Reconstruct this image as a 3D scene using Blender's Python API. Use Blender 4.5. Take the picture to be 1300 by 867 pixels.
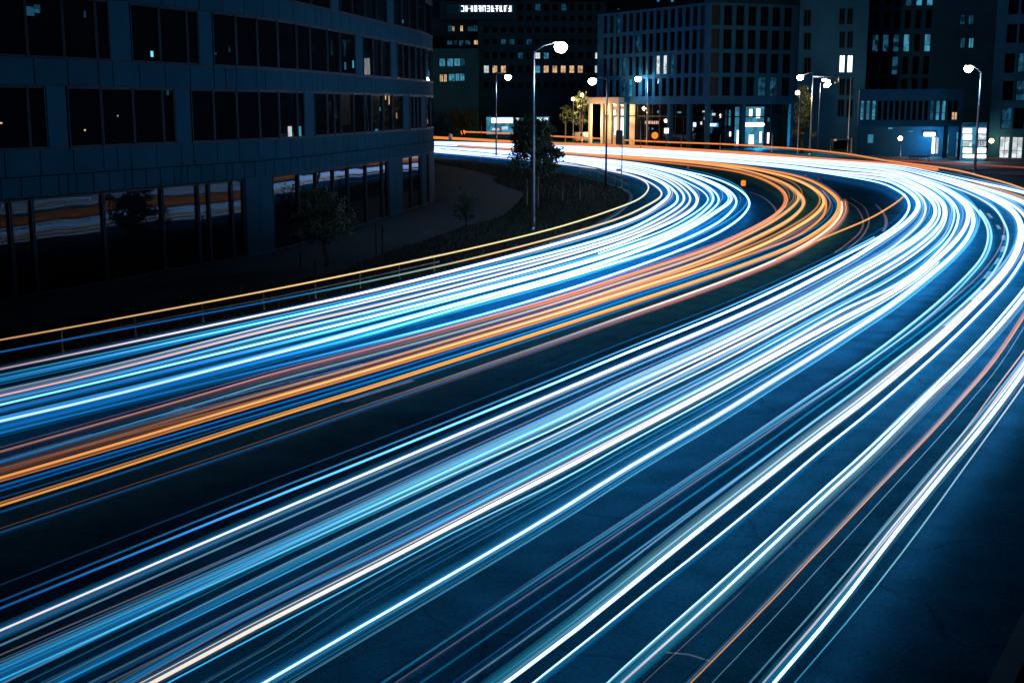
import bpy, bmesh, math, random
import numpy as np
from mathutils import Vector, Matrix

for o in list(bpy.data.objects):
    bpy.data.objects.remove(o)
S = bpy.context.scene
COL = S.collection
R = math.radians
random.seed(7)
rng = np.random.default_rng(11)

# ------------------------------------------------------------------ camera
CAMH, PITCH, FPX = 8.0, R(10.55), 1600.0
cd = bpy.data.cameras.new('camera')
cd.sensor_width = 36.0
cd.lens = FPX / 1300 * 36
cd.clip_start = 0.2
cd.clip_end = 4000
cam = bpy.data.objects.new('camera', cd)
COL.objects.link(cam)
cam.location = (0, 0, CAMH)
cam.rotation_euler = (R(90) - PITCH, 0, 0)
S.camera = cam

# ------------------------------------------------------------------ night sky, moon
w = bpy.data.worlds.new('World')
S.world = w
w.use_nodes = True
nt = w.node_tree
bg = nt.nodes['Background']
sky = nt.nodes.new('ShaderNodeTexSky')
sky.sky_type = 'NISHITA'
sky.sun_disc = False
sky.sun_elevation = R(28)
sky.sun_rotation = R(200)
tint = nt.nodes.new('ShaderNodeVectorMath')
tint.operation = 'MULTIPLY'
tint.inputs[1].default_value = (0.16, 0.50, 0.85)
nt.links.new(sky.outputs[0], tint.inputs[0])
nt.links.new(tint.outputs[0], bg.inputs[0])
bg.inputs[1].default_value = 0.0009
sd = bpy.data.lights.new('moon', 'SUN')
sd.energy = 0.004
sd.angle = R(0.5)
sd.color = (0.75, 0.87, 1.0)
moon = bpy.data.objects.new('moon', sd)
COL.objects.link(moon)
moon.rotation_euler = (R(62), 0, R(-20))

S.view_settings.view_transform = 'Standard'
S.view_settings.look = 'None'
S.view_settings.exposure = 0.0
S.view_settings.gamma = 1.0
S.view_settings.use_curve_mapping = False
S.cycles.transparent_max_bounces = 40
S.cycles.max_bounces = 5
S.cycles.diffuse_bounces = 2
S.cycles.glossy_bounces = 3
S.cycles.sample_clamp_indirect = 4.0
S.cycles.caustics_reflective = False
S.cycles.caustics_refractive = False

# ------------------------------------------------------------------ helpers
CP, SP = math.cos(PITCH), math.sin(PITCH)
def ray(px, py):
    x = (px - 650) / FPX
    v = (433.5 - py) / FPX
    return Vector((x, CP + v * SP, -SP + v * CP))
def at(px, py, z=0.0):
    """the point at height z that the photograph shows at a pixel"""
    d = ray(px, py)
    t = (z - CAMH) / d.z
    return Vector((d.x * t, d.y * t, z))
def atd(px, py, y):
    """the point at distance y along the ground that the photograph shows at a pixel"""
    d = ray(px, py)
    t = y / d.y
    return Vector((d.x * t, y, CAMH + d.z * t))

def tag(o, label=None, cat=None, group=None, kind=None):
    if label: o['label'] = label
    if cat: o['category'] = cat
    if group: o['group'] = group
    if kind: o['kind'] = kind
    return o
def empty(name, loc, label, cat, group=None, rz=0.0):
    o = bpy.data.objects.new(name, None)
    COL.objects.link(o)
    o.location = loc
    o.rotation_euler = (0, 0, rz)
    o.empty_display_size = 0.3
    return tag(o, label, cat, group)
def link_mesh(name, me, mat, parent=None, loc=None):
    o = bpy.data.objects.new(name, me)
    COL.objects.link(o)
    if mat is not None and not me.materials:
        me.materials.append(mat)
    if parent: o.parent = parent
    if loc is not None: o.location = loc
    return o
def copy_tree(o, parent=None):
    c = o.copy()
    COL.objects.link(c)
    if parent: c.parent = parent
    for ch in list(o.children):
        copy_tree(ch, c)
    return c

class MB:
    """collects shapes into one mesh"""
    def __init__(s): s.v, s.f, s.sm = [], [], []
    def add(s, verts, faces, smooth=False):
        n = len(s.v)
        s.v += [tuple(p) for p in verts]
        s.f += [tuple(i + n for i in f) for f in faces]
        s.sm += [smooth] * len(faces)
    def box(s, a, b, M=None):
        x0, y0, z0 = a; x1, y1, z1 = b
        vs = [Vector(p) for p in ((x0,y0,z0),(x1,y0,z0),(x1,y1,z0),(x0,y1,z0),(x0,y0,z1),(x1,y0,z1),(x1,y1,z1),(x0,y1,z1))]
        if M is not None: vs = [M @ p for p in vs]
        s.add(vs, [(0,3,2,1),(4,5,6,7),(0,1,5,4),(1,2,6,5),(2,3,7,6),(3,0,4,7)])
    def bbox(s, a, b, bev=0.02, M=None):
        """box with bevelled edges"""
        bm = bmesh.new()
        bmesh.ops.create_cube(bm, size=1)
        for v in bm.verts:
            v.co = Vector([(a[i] + b[i]) / 2 + v.co[i] * (b[i] - a[i]) for i in range(3)])
        bmesh.ops.bevel(bm, geom=bm.edges[:], offset=bev, segments=2, affect='EDGES', clamp_overlap=True)
        bm.verts.index_update()
        vs = [v.co.copy() for v in bm.verts]
        if M is not None: vs = [M @ p for p in vs]
        s.add(vs, [tuple(v.index for v in f.verts) for f in bm.faces])
        bm.free()
    def tube(s, pts, rad, n=8, cap=True, smooth=True):
        pts = [Vector(p) for p in pts]
        if not hasattr(rad, '__len__'): rad = [rad] * len(pts)
        vs = []
        prev = None
        for i, p in enumerate(pts):
            t = (pts[min(i + 1, len(pts) - 1)] - pts[max(i - 1, 0)]).normalized()
            up = Vector((0, 0, 1)) if abs(t.z) < 0.95 else Vector((0, 1, 0))
            a = t.cross(up).normalized()
            if prev is not None and a.dot(prev) < 0: a = -a
            prev = a
            b = a.cross(t).normalized()
            for k in range(n):
                an = 2 * math.pi * k / n
                vs.append(p + (a * math.cos(an) + b * math.sin(an)) * rad[i])
        fs = []
        for i in range(len(pts) - 1):
            for k in range(n):
                k2 = (k + 1) % n
                fs.append((i*n+k, i*n+k2, (i+1)*n+k2, (i+1)*n+k))
        if cap:
            fs.append(tuple(range(n))[::-1]); fs.append(tuple((len(pts)-1)*n + k for k in range(n)))
        s.add(vs, fs, smooth)
    def lathe(s, prof, n=16, M=None, smooth=True):
        vs, fs = [], []
        for (r, z) in prof:
            for k in range(n):
                an = 2 * math.pi * k / n
                p = Vector((r * math.cos(an), r * math.sin(an), z))
                vs.append(M @ p if M is not None else p)
        for i in range(len(prof) - 1):
            for k in range(n):
                k2 = (k + 1) % n
                fs.append((i*n+k, i*n+k2, (i+1)*n+k2, (i+1)*n+k))
        fs.append(tuple(range(n))[::-1]); fs.append(tuple((len(prof)-1)*n + k for k in range(n)))
        s.add(vs, fs, smooth)
    def prism(s, poly, z0, z1):
        n = len(poly)
        vs = [(p[0], p[1], z0) for p in poly] + [(p[0], p[1], z1) for p in poly]
        fs = [tuple(range(n))[::-1], tuple(range(n, 2*n))]
        for i in range(n):
            j = (i + 1) % n
            fs.append((i, j, n + j, n + i))
        s.add(vs, fs)
    def mesh(s, name):
        me = bpy.data.meshes.new(name)
        me.from_pydata(s.v, [], s.f)
        me.polygons.foreach_set('use_smooth', s.sm)
        me.update()
        return me
    def build(s, name, mat, parent=None, loc=None):
        return link_mesh(name, s.mesh(name), mat, parent, loc)

# ------------------------------------------------------------------ materials
def new_mat(name):
    m = bpy.data.materials.new(name)
    m.use_nodes = True
    return m, m.node_tree, m.node_tree.nodes['Principled BSDF']
def surf(name, col, rough=0.6, metal=0.0, var=0.25, scale=3.0, bump=0.0, bscale=40.0, coords='Object', spec=0.5):
    m, t, p = new_mat(name)
    tc = t.nodes.new('ShaderNodeTexCoord')
    nz = t.nodes.new('ShaderNodeTexNoise')
    nz.inputs['Scale'].default_value = scale
    nz.inputs['Detail'].default_value = 6
    t.links.new(tc.outputs[coords], nz.inputs['Vector'])
    cr = t.nodes.new('ShaderNodeValToRGB')
    a = [c * (1 - var) for c in col]; b = [min(1, c * (1 + var)) for c in col]
    cr.color_ramp.elements[0].position = 0.3; cr.color_ramp.elements[1].position = 0.7
    cr.color_ramp.elements[0].color = (*a, 1); cr.color_ramp.elements[1].color = (*b, 1)
    t.links.new(nz.outputs[0], cr.inputs[0])
    t.links.new(cr.outputs[0], p.inputs['Base Color'])
    mr = t.nodes.new('ShaderNodeMapRange')
    mr.inputs[3].default_value = max(0.02, rough * 0.8); mr.inputs[4].default_value = min(1, rough * 1.2)
    t.links.new(nz.outputs[0], mr.inputs[0])
    t.links.new(mr.outputs[0], p.inputs['Roughness'])
    p.inputs['Metallic'].default_value = metal
    p.inputs['Specular IOR Level'].default_value = spec
    if bump:
        n2 = t.nodes.new('ShaderNodeTexNoise')
        n2.inputs['Scale'].default_value = bscale
        n2.inputs['Detail'].default_value = 4
        t.links.new(tc.outputs[coords], n2.inputs['Vector'])
        bp = t.nodes.new('ShaderNodeBump')
        bp.inputs['Strength'].default_value = bump
        bp.inputs['Distance'].default_value = 0.02
        t.links.new(n2.outputs[0], bp.inputs['Height'])
        t.links.new(bp.outputs[0], p.inputs['Normal'])
    return m
def glow_mat(name, col, strength=1.0, sample=True):
    m = bpy.data.materials.new(name)
    m.use_nodes = True
    t = m.node_tree
    t.nodes.clear()
    e = t.nodes.new('ShaderNodeEmission')
    e.inputs[0].default_value = (*col, 1)
    e.inputs[1].default_value = strength
    o = t.nodes.new('ShaderNodeOutputMaterial')
    t.links.new(e.outputs[0], o.inputs[0])
    if not sample: m.cycles.emission_sampling = 'NONE'
    return m
def lit_mat(name, col, strength, scale=1.2, lo=0.25):
    """a lit interior or sign face: emission broken up by a blocky pattern"""
    m = bpy.data.materials.new(name)
    m.use_nodes = True
    t = m.node_tree
    t.nodes.clear()
    tc = t.nodes.new('ShaderNodeTexCoord')
    nz = t.nodes.new('ShaderNodeTexVoronoi')
    nz.distance = 'CHEBYCHEV'
    nz.inputs['Scale'].default_value = scale
    t.links.new(tc.outputs['Object'], nz.inputs['Vector'])
    mr = t.nodes.new('ShaderNodeMapRange')
    sx = t.nodes.new('ShaderNodeSeparateColor')
    t.links.new(nz.outputs['Color'], sx.inputs[0])
    t.links.new(sx.outputs[0], mr.inputs[0])
    mr.inputs[3].default_value = lo * strength; mr.inputs[4].default_value = strength
    e = t.nodes.new('ShaderNodeEmission')
    e.inputs[0].default_value = (*col, 1)
    t.links.new(mr.outputs[0], e.inputs[1])
    o = t.nodes.new('ShaderNodeOutputMaterial')
    t.links.new(e.outputs[0], o.inputs[0])
    m.cycles.emission_sampling = 'NONE'
    return m
def trail_mat(name, additive):
    """light drawn through the air: colour comes from the strand's own colour attribute"""
    m = bpy.data.materials.new(name)
    m.use_nodes = True
    t = m.node_tree
    t.nodes.clear()
    at_ = t.nodes.new('ShaderNodeAttribute')
    at_.attribute_name = 'light'
    e = t.nodes.new('ShaderNodeEmission')
    t.links.new(at_.outputs['Color'], e.inputs[0])
    e.inputs[1].default_value = 1.0
    o = t.nodes.new('ShaderNodeOutputMaterial')
    if additive:
        tr = t.nodes.new('ShaderNodeBsdfTransparent')
        ad = t.nodes.new('ShaderNodeAddShader')
        t.links.new(tr.outputs[0], ad.inputs[0]); t.links.new(e.outputs[0], ad.inputs[1])
        t.links.new(ad.outputs[0], o.inputs[0])
        m.cycles.emission_sampling = 'NONE'
    else:
        t.links.new(e.outputs[0], o.inputs[0])
    return m

M = {}
def asphalt_mat():
    """tarmac: chippings, darker repairs, lighter worn streaks"""
    m, t, p = new_mat('asphalt')
    L = t.links.new
    tc = t.nodes.new('ShaderNodeTexCoord')
    def noise(sc, det=5):
        n = t.nodes.new('ShaderNodeTexNoise'); n.inputs['Scale'].default_value = sc; n.inputs['Detail'].default_value = det
        L(tc.outputs['Object'], n.inputs['Vector']); return n
    big, mid, fine_ = noise(.10, 4), noise(.8, 8), noise(14, 3)
    vor = t.nodes.new('ShaderNodeTexVoronoi'); vor.inputs['Scale'].default_value = 30
    L(tc.outputs['Object'], vor.inputs['Vector'])
    crk = t.nodes.new('ShaderNodeTexVoronoi'); crk.feature = 'DISTANCE_TO_EDGE'; crk.inputs['Scale'].default_value = .16
    wob = t.nodes.new('ShaderNodeVectorMath'); wob.operation = 'ADD'
    L(tc.outputs['Object'], wob.inputs[0]); L(mid.outputs['Color'], wob.inputs[1]); L(wob.outputs[0], crk.inputs['Vector'])
    ck = t.nodes.new('ShaderNodeMapRange'); ck.inputs[1].default_value = 0; ck.inputs[2].default_value = .006; ck.inputs[3].default_value = .45; ck.inputs[4].default_value = 1
    L(crk.outputs['Distance'], ck.inputs[0])
    def mrange(src, a, b, lo=.3, hi=.7):
        r = t.nodes.new('ShaderNodeMapRange'); r.inputs[1].default_value = lo; r.inputs[2].default_value = hi; r.inputs[3].default_value = a; r.inputs[4].default_value = b
        L(src, r.inputs[0]); return r.outputs[0]
    def mul(a, b):
        q = t.nodes.new('ShaderNodeMath'); q.operation = 'MULTIPLY'; L(a, q.inputs[0]); L(b, q.inputs[1]); return q.outputs[0]
    f = mul(mul(mul(mrange(big.outputs[0], .7, 1.25), mrange(mid.outputs[0], .82, 1.15)), mul(mrange(fine_.outputs[0], .7, 1.3), mrange(vor.outputs['Color'], .75, 1.3, 0, 1))), ck.outputs[0])
    mx = t.nodes.new('ShaderNodeVectorMath'); mx.operation = 'SCALE'
    mx.inputs[0].default_value = (0.007, 0.105, 0.16)
    L(f, mx.inputs['Scale'])
    df = t.nodes.new('ShaderNodeBsdfDiffuse'); gl = t.nodes.new('ShaderNodeBsdfAnisotropic'); ad = t.nodes.new('ShaderNodeAddShader')
    L(mx.outputs[0], df.inputs['Color'])
    g2 = t.nodes.new('ShaderNodeVectorMath'); g2.operation = 'SCALE'; g2.inputs[0].default_value = (0.010, 0.050, 0.085)
    L(mrange(mid.outputs[0], .6, 1.3), g2.inputs['Scale']); L(g2.outputs[0], gl.inputs['Color'])
    L(mrange(mid.outputs[0], .40, .55), gl.inputs['Roughness'])
    L(df.outputs[0], ad.inputs[0]); L(gl.outputs[0], ad.inputs[1])
    L(ad.outputs[0], t.nodes['Material Output'].inputs[0])
    bp = t.nodes.new('ShaderNodeBump'); bp.inputs['Strength'].default_value = .3; bp.inputs['Distance'].default_value = .01
    L(vor.outputs['Distance'], bp.inputs['Height']); L(bp.outputs[0], df.inputs['Normal']); L(bp.outputs[0], gl.inputs['Normal'])
    t.nodes.remove(p)
    return m
M['asphalt'] = asphalt_mat()
M['ground'] = surf('ground', (0.045, 0.047, 0.048), rough=0.8, var=0.3, scale=0.2, bump=0.3, bscale=6)
M['paving'] = surf('paving', (0.12, 0.17, 0.20), rough=0.7, var=0.2, scale=0.5, bump=0.15, bscale=12)
M['soil'] = surf('soil', (0.03, 0.032, 0.02), rough=0.95, var=0.4, scale=0.8, bump=0.5, bscale=9)
M['grass'] = surf('grass', (0.035, 0.06, 0.02), rough=0.8, var=0.4, scale=2)
def slabs(m, size=.9):
    """paving joints and slab-to-slab variation on top of a noise coloured surface"""
    t = m.node_tree; p = t.nodes['Principled BSDF']
    src = p.inputs['Base Color'].links[0].from_socket
    tc = t.nodes.new('ShaderNodeTexCoord'); br = t.nodes.new('ShaderNodeTexBrick')
    br.inputs['Scale'].default_value = 1 / size
    br.inputs['Color1'].default_value = (1, 1, 1, 1); br.inputs['Color2'].default_value = (.7, .7, .7, 1); br.inputs['Mortar'].default_value = (.3, .3, .3, 1)
    br.inputs['Mortar Size'].default_value = .03
    t.links.new(tc.outputs['Object'], br.inputs['Vector'])
    mx = t.nodes.new('ShaderNodeVectorMath'); mx.operation = 'MULTIPLY'
    t.links.new(src, mx.inputs[0]); t.links.new(br.outputs[0], mx.inputs[1]); t.links.new(mx.outputs[0], p.inputs['Base Color'])
slabs(M['paving'])
M['kerb'] = surf('kerb', (0.14, 0.26, 0.32), rough=0.7, var=0.2, scale=1.5)
M['paint'] = surf('road_paint', (0.7, 0.7, 0.68), rough=0.5, var=0.2, scale=4)
M['panel'] = surf('cladding_panel', (0.012, 0.075, 0.105), rough=0.8, var=0.14, scale=0.5, spec=0.03)
M['pillar'] = surf('pillar_panel', (0.013, 0.08, 0.115), rough=0.75, var=0.14, scale=0.6, spec=0.04)
M['frame'] = surf('window_frame', (0.014, 0.030, 0.04), rough=0.55, metal=0.2, var=0.1, spec=.2)
M['sandstone'] = surf('sandstone', (0.42, 0.36, 0.28), rough=0.8, var=0.12, scale=0.4)
M['dark'] = surf('dark_backing', (0.02, 0.02, 0.022), rough=0.7, var=0.2)
M['stone'] = surf('stone_facade', (0.025, 0.13, 0.20), rough=0.85, var=0.15, scale=0.4, spec=0.05)
M['stone_dark'] = surf('dark_stone_facade', (0.018, 0.085, 0.14), rough=0.85, var=0.15, scale=0.3, spec=0.05)
M['steel'] = surf('galvanised_steel', (0.42, 0.43, 0.44), rough=0.4, metal=0.85, var=0.15, scale=6)
M['black'] = surf('black_plastic', (0.012, 0.012, 0.013), rough=0.4, var=0.2)
M['white_paint'] = surf('white_paint', (0.75, 0.75, 0.75), rough=0.35, var=0.06)
M['orange_paint'] = surf('orange_paint', (0.75, 0.22, 0.03), rough=0.4, var=0.1)
M['red_paint'] = surf('red_paint', (0.6, 0.05, 0.03), rough=0.4, var=0.1)
M['bark'] = surf('bark', (0.06, 0.045, 0.035), rough=0.9, var=0.4, scale=6, bump=0.4, bscale=20)
M['leaf'] = surf('leaf', (0.045, 0.07, 0.025), rough=0.55, var=0.4, scale=3)
M['rubber'] = surf('rubber', (0.02, 0.02, 0.02), rough=0.8, var=0.2)
def glass_mat():
    m, t, p = new_mat('window_glass')
    p.inputs['Base Color'].default_value = (0.006, 0.007, 0.009, 1)
    p.inputs['Roughness'].default_value = 0.02
    p.inputs['IOR'].default_value = 1.16
    tc = t.nodes.new('ShaderNodeTexCoord')
    nz = t.nodes.new('ShaderNodeTexNoise')
    nz.inputs['Scale'].default_value = 0.45
    nz.inputs['Detail'].default_value = 1
    bp = t.nodes.new('ShaderNodeBump')
    bp.inputs['Strength'].default_value = 0.12
    bp.inputs['Distance'].default_value = 0.05
    t.links.new(tc.outputs['Object'], nz.inputs['Vector'])
    t.links.new(nz.outputs[0], bp.inputs['Height'])
    t.links.new(bp.outputs[0], p.inputs['Normal'])
    return m
M['glass'] = glass_mat()
M['trail'] = trail_mat('light_streak', False)
M['halo'] = trail_mat('light_halo', True)
M['lit_warm'] = lit_mat('warm_lit_room', (1.0, 0.62, 0.33), 0.95, 1.1)
M['lit_white'] = lit_mat('white_lit_room', (0.85, 0.95, 1.0), 1.0, 1.0, 0.5)
M['lit_cyan'] = lit_mat('cyan_lit_room', (0.10, 0.52, 0.80), 0.6, 0.9)
M['lit_blue'] = lit_mat('dim_blue_lit_room', (0.03, 0.2, 0.36), 0.4, 1.2, 0.1)
M['sign_white'] = glow_mat('white_sign_light', (0.95, 0.98, 1.0), 2.2)
M['sign_cyan'] = glow_mat('cyan_sign_light', (0.02, 0.35, 0.75), 1.0, False)
M['sign_pink'] = glow_mat('pink_sign_light', (1.0, 0.55, 0.45), 1.0, False)
M['sign_orange'] = glow_mat('orange_sign_light', (1.0, 0.25, 0.03), 1.2, False)
M['lamp_white'] = glow_mat('lamp_lens_light', (1.0, 0.92, 0.85), 40.0, False)
M['lamp_warm'] = glow_mat('warm_lamp_light', (1.0, 0.55, 0.22), 20.0, False)
M['glow_cyan'] = glow_mat('cyan_pane_glow', (0.15, 0.7, 1.0), 1.2, False)

def lamp_light(name, loc, watt, col, parent=None, radius=0.25):
    l = bpy.data.lights.new(name, 'POINT')
    l.energy = watt * 0.75; l.color = col; l.shadow_soft_size = radius
    o = bpy.data.objects.new(name, l)
    COL.objects.link(o)
    o.location = loc
    if parent: o.parent = parent
    return o

# ------------------------------------------------------------------ curves
def catmull(P, per=10):
    P = [Vector(p) for p in P]
    P = [P[0] * 2 - P[1]] + P + [P[-1] * 2 - P[-2]]
    out = []
    for i in range(1, len(P) - 2):
        p0, p1, p2, p3 = P[i-1:i+3]
        t0 = 0; t1 = t0 + max(1e-4, (p1-p0).length ** .5); t2 = t1 + max(1e-4, (p2-p1).length ** .5); t3 = t2 + max(1e-4, (p3-p2).length ** .5)
        for k in range(per):
            t = t1 + (t2 - t1) * k / per
            a1 = p0*((t1-t)/(t1-t0)) + p1*((t-t0)/(t1-t0)); a2 = p1*((t2-t)/(t2-t1)) + p2*((t-t1)/(t2-t1)); a3 = p2*((t3-t)/(t3-t2)) + p3*((t-t2)/(t3-t2))
            b1 = a1*((t2-t)/(t2-t0)) + a2*((t-t0)/(t2-t0)); b2 = a2*((t3-t)/(t3-t1)) + a3*((t-t1)/(t3-t1))
            out.append(b1*((t2-t)/(t2-t1)) + b2*((t-t1)/(t2-t1)))
    out.append(P[-2])
    return out
def resample(pts, step):
    A = np.array([tuple(p) for p in pts])
    L = np.concatenate([[0], np.cumsum(np.linalg.norm(np.diff(A, axis=0), axis=1))])
    n = max(3, int(L[-1] / step) + 1)
    s = np.linspace(0, L[-1], n)
    return np.stack([np.interp(s, L, A[:, i]) for i in range(A.shape[1])], 1)
def smooth(A, it):
    """relax a polyline, more where it is far away"""
    A = A.copy()
    d = np.linalg.norm(A[:, :2], axis=1)
    k = np.clip((d - 30) / 120, 0.03, 1.0)[1:-1, None]
    for _ in range(it):
        A[1:-1] += k * 0.5 * ((A[:-2] + A[2:]) / 2 - A[1:-1])
    return A
def ground_curve(px, z=0.0, step=1.5, it=12, ext=(0, 0)):
    P = [at(x, y, z) for x, y in px]
    if ext[0]: P = [P[0] + (P[0] - P[1]).normalized() * ext[0]] + P
    if ext[1]: P = P + [P[-1] + (P[-1] - P[-2]).normalized() * ext[1]]
    return smooth(resample(catmull(P), step), it)
def offset(A, off):
    t = np.gradient(A[:, :2], axis=0)
    t /= np.linalg.norm(t, axis=1, keepdims=True) + 1e-9
    n = np.stack([t[:, 1], -t[:, 0]], 1)         # right of the direction of travel
    B = A.copy()
    B[:, :2] += n * off
    return B
def ribbon(name, A, o0, o1, z, mat, z1=None):
    """a strip along a curve between two side offsets; with z1 a solid kerb"""
    L, Rr = offset(A, o0), offset(A, o1)
    n = len(A)
    mb = MB()
    if z1 is None:
        vs = [(p[0], p[1], z) for p in L] + [(p[0], p[1], z) for p in Rr]
        mb.add(vs, [(i, n+i, n+i+1, i+1) for i in range(n-1)])
    else:
        vs = [(p[0], p[1], z) for p in L] + [(p[0], p[1], z) for p in Rr] + [(p[0], p[1], z1) for p in L] + [(p[0], p[1], z1) for p in Rr]
        fs = []
        for i in range(n - 1):
            fs += [(2*n+i, 3*n+i, 3*n+i+1, 2*n+i+1), (i, 2*n+i, 2*n+i+1, i+1), (n+i+1, 3*n+i+1, 3*n+i, n+i)]
        fs += [(0, n, 3*n, 2*n), (n-1, 3*n-1, 4*n-1, 2*n-1)]
        mb.add(vs, fs)
    return mb.build(name, mat)

# ------------------------------------------------------------------ ground and road
gm = MB()
gm.add([(-1500,-600,-0.02),(1500,-600,-0.02),(1500,2500,-0.02),(-1500,2500,-0.02)], [(0,1,2,3)])
tag(gm.build('ground', M['ground']), kind='structure')

KERB_IN = [(-100,491),(0,470),(142,440),(253,417),(340,401),(460,374),(590,343),(677,318),(740,296),(785,272),(802,256),(803,248),(790,240),(760,231),(720,222.5),(680,216),(640,210.5),(600,205.5),(555,200.5)]
KERB_OUT = [(555,167.5),(640,170.5),(700,174),(764,177.5),(810,180),(860,183),(910,185.5),(955,188),(1020,193),(1084,200.5),(1130,209),(1180,216),(1215,222),(1249,231),(1277,239),(1300,247)]
kin = ground_curve(KERB_IN, ext=(25, 60))
ko_far = [at(x, y) for x, y in KERB_OUT]
ko = [ko_far[0] + (ko_far[0]-ko_far[1]).normalized()*60] + ko_far + [Vector(p) for p in ((53,100,0),(52,88,0),(47.5,74,0),(39.5,60,0),(29,46.5,0),(19.5,35,0),(12.6,26,0),(7.95,18.6,0),(6.4,16.0,0),(3.2,10.6,0),(-1,3.2,0),(-6,-5,0))]
kout = smooth(resample(catmull(ko), 1.5), 20)
poly = [tuple(p[:2]) for p in kin] + [tuple(p[:2]) for p in kout] + [(-20,-12),(-45,0)]
bm = bmesh.new()
bvs = [bm.verts.new((x, y, 0.0)) for x, y in poly]
es = [bm.edges.new((bvs[i], bvs[(i+1) % len(bvs)])) for i in range(len(bvs))]
bmesh.ops.triangle_fill(bm, edges=es, use_beauty=True)
me = bpy.data.meshes.new('road'); bm.to_mesh(me); bm.free()
tag(link_mesh('road', me, M['asphalt']), kind='structure')
tag(ribbon('inner_kerb', kin, -0.28, 0.0, -0.02, M['kerb'], 0.12), kind='structure')
tag(ribbon('outer_kerb', kout, -0.32, 0.0, -0.02, M['kerb'], 0.12), kind='structure')
# far pavement beyond the outer kerb
tag(ribbon('pavement', kout, -5.0, -0.32, 0.09, M['paving']), kind='structure')

# verge inside the bend: paved forecourt with a strip of grass
vpoly = [tuple(p[:2]) for p in offset(kin, -0.28)]
bm = bmesh.new()
vp = vpoly + [(-70, 330), (-75, 60)]
bvs = [bm.verts.new((x, y, 0.06)) for x, y in vp]
es = [bm.edges.new((bvs[i], bvs[(i+1) % len(bvs)])) for i in range(len(bvs))]
bmesh.ops.triangle_fill(bm, edges=es, use_beauty=True)
me = bpy.data.meshes.new('grass_verge'); bm.to_mesh(me); bm.free()
tag(link_mesh('verge_soil', me, M['soil']), kind='structure')
PLAZA = [(553,208),(595,216),(615,221),(631,225.5),(625,229.5),(640,237),(663,245),(653,261),(631,277),(598,285),(566,296),(520,311),(480,325),(452,336),(420,347),(340,360),(200,383),(100,402),(0,421),(-60,432)]
pl = [at(x, y, 0.07) for x, y in PLAZA]
pl = resample(catmull(pl, 6), 1.2)
pp = [tuple(p[:2]) for p in pl] + [(-60, 30), (-60, 200), (-12, 185)]
bm = bmesh.new()
bvs = [bm.verts.new((x, y, 0.072)) for x, y in pp]
es = [bm.edges.new((bvs[i], bvs[(i+1) % len(bvs)])) for i in range(len(bvs))]
bmesh.ops.triangle_fill(bm, edges=es, use_beauty=True)
me = bpy.data.meshes.new('forecourt'); bm.to_mesh(me); bm.free()
tag(link_mesh('forecourt', me, M['paving']), kind='structure')

def inside(p, poly):
    x, y = p; c = False; n = len(poly); j = n - 1
    for i in range(n):
        xi, yi = poly[i]; xj, yj = poly[j]
        if (yi > y) != (yj > y) and x < (xj - xi) * (y - yi) / (yj - yi) + xi: c = not c
        j = i
    return c
gv, gf = [], []
tries = 0
while len(gf) < 15000 and tries < 120000:
    tries += 1
    x = random.uniform(-22, 14); y = random.uniform(42, 190)
    if not inside((x, y), vp) or inside((x, y), pp): continue
    h = random.uniform(0.08, 0.3) * (1 + 0.8 * (random.random() ** 4)); a = random.uniform(0, 6.28); lw = random.uniform(0.015, 0.04)
    dx, dy = math.cos(a) * lw, math.sin(a) * lw
    lx, ly = random.uniform(-.08, .08), random.uniform(-.08, .08)
    n = len(gv)
    gv += [(x-dx, y-dy, 0.06), (x+dx, y+dy, 0.06), (x+lx, y+ly, 0.06+h)]
    gf.append((n, n+1, n+2))
me = bpy.data.meshes.new('grass'); me.from_pydata(gv, [], gf); me.update()
tag(link_mesh('grass', me, M['grass']), kind='stuff', label='short dark grass on the verge inside the bend', cat='grass')

# painted road markings
def marking(px_pts, width, name='road_marking', closed=False):
    A = ground_curve(px_pts, 0.0, 0.7, 4)
    o = ribbon(name, A, -width/2, width/2, 0.005, M['paint'])
    return tag(o, kind='structure')
marking([(-60,600),(0,583.5),(60,567),(117,551)], 0.16)
marking([(437,510.5),(480,497),(525,483)], 0.16)
marking([(285,505),(340,491.5),(400,477),(460,462)], 0.14)
for dash in ([(1254,271),(1259,277)], [(1266,286),(1269,291)], [(1274,299),(1274,305)], [(1274,313),(1272,320)], [(1269,328),(1264,336)], [(1257,345),(1251,354)],
             [(1246,368),(1234,381)], [(1224,394),(1200,414)]):
    marking(dash, 0.22)
marking([(952,244),(967,250),(980,260),(985,267),(986,272)], 0.14)
marking([(1072,255),(1085,262),(1094,275),(1096,285),(1090,297),(1075,310),(1060,321)], 0.12)
marking([(1080,252),(1096,262),(1103,278),(1102,287),(1093,302),(1075,317)], 0.12)
marking([(1112,260),(1121,270),(1125,280),(1124,288),(1121,294)], 0.2)
marking([(846,828),(872,830),(901,839)], 0.05)
# lane arrow
a0, a1 = at(300, 499), at(262, 511)
dv = (a1 - a0).normalized(); nv = Vector((-dv.y, dv.x, 0)); tip = a0 + dv * 3.2
mb = MB()
mb.add([a0 + nv*.08 + Vector((0,0,.005)), a0 - nv*.08 + Vector((0,0,.005)), tip - dv*1.2 - nv*.08 + Vector((0,0,.005)), tip - dv*1.2 - nv*.35 + Vector((0,0,.005)), tip + Vector((0,0,.005)), tip - dv*1.2 + nv*.35 + Vector((0,0,.005)), tip - dv*1.2 + nv*.08 + Vector((0,0,.005))], [(0,1,2,3,4,5,6)])
tag(mb.build('road_marking', M['paint']), kind='structure')

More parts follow.
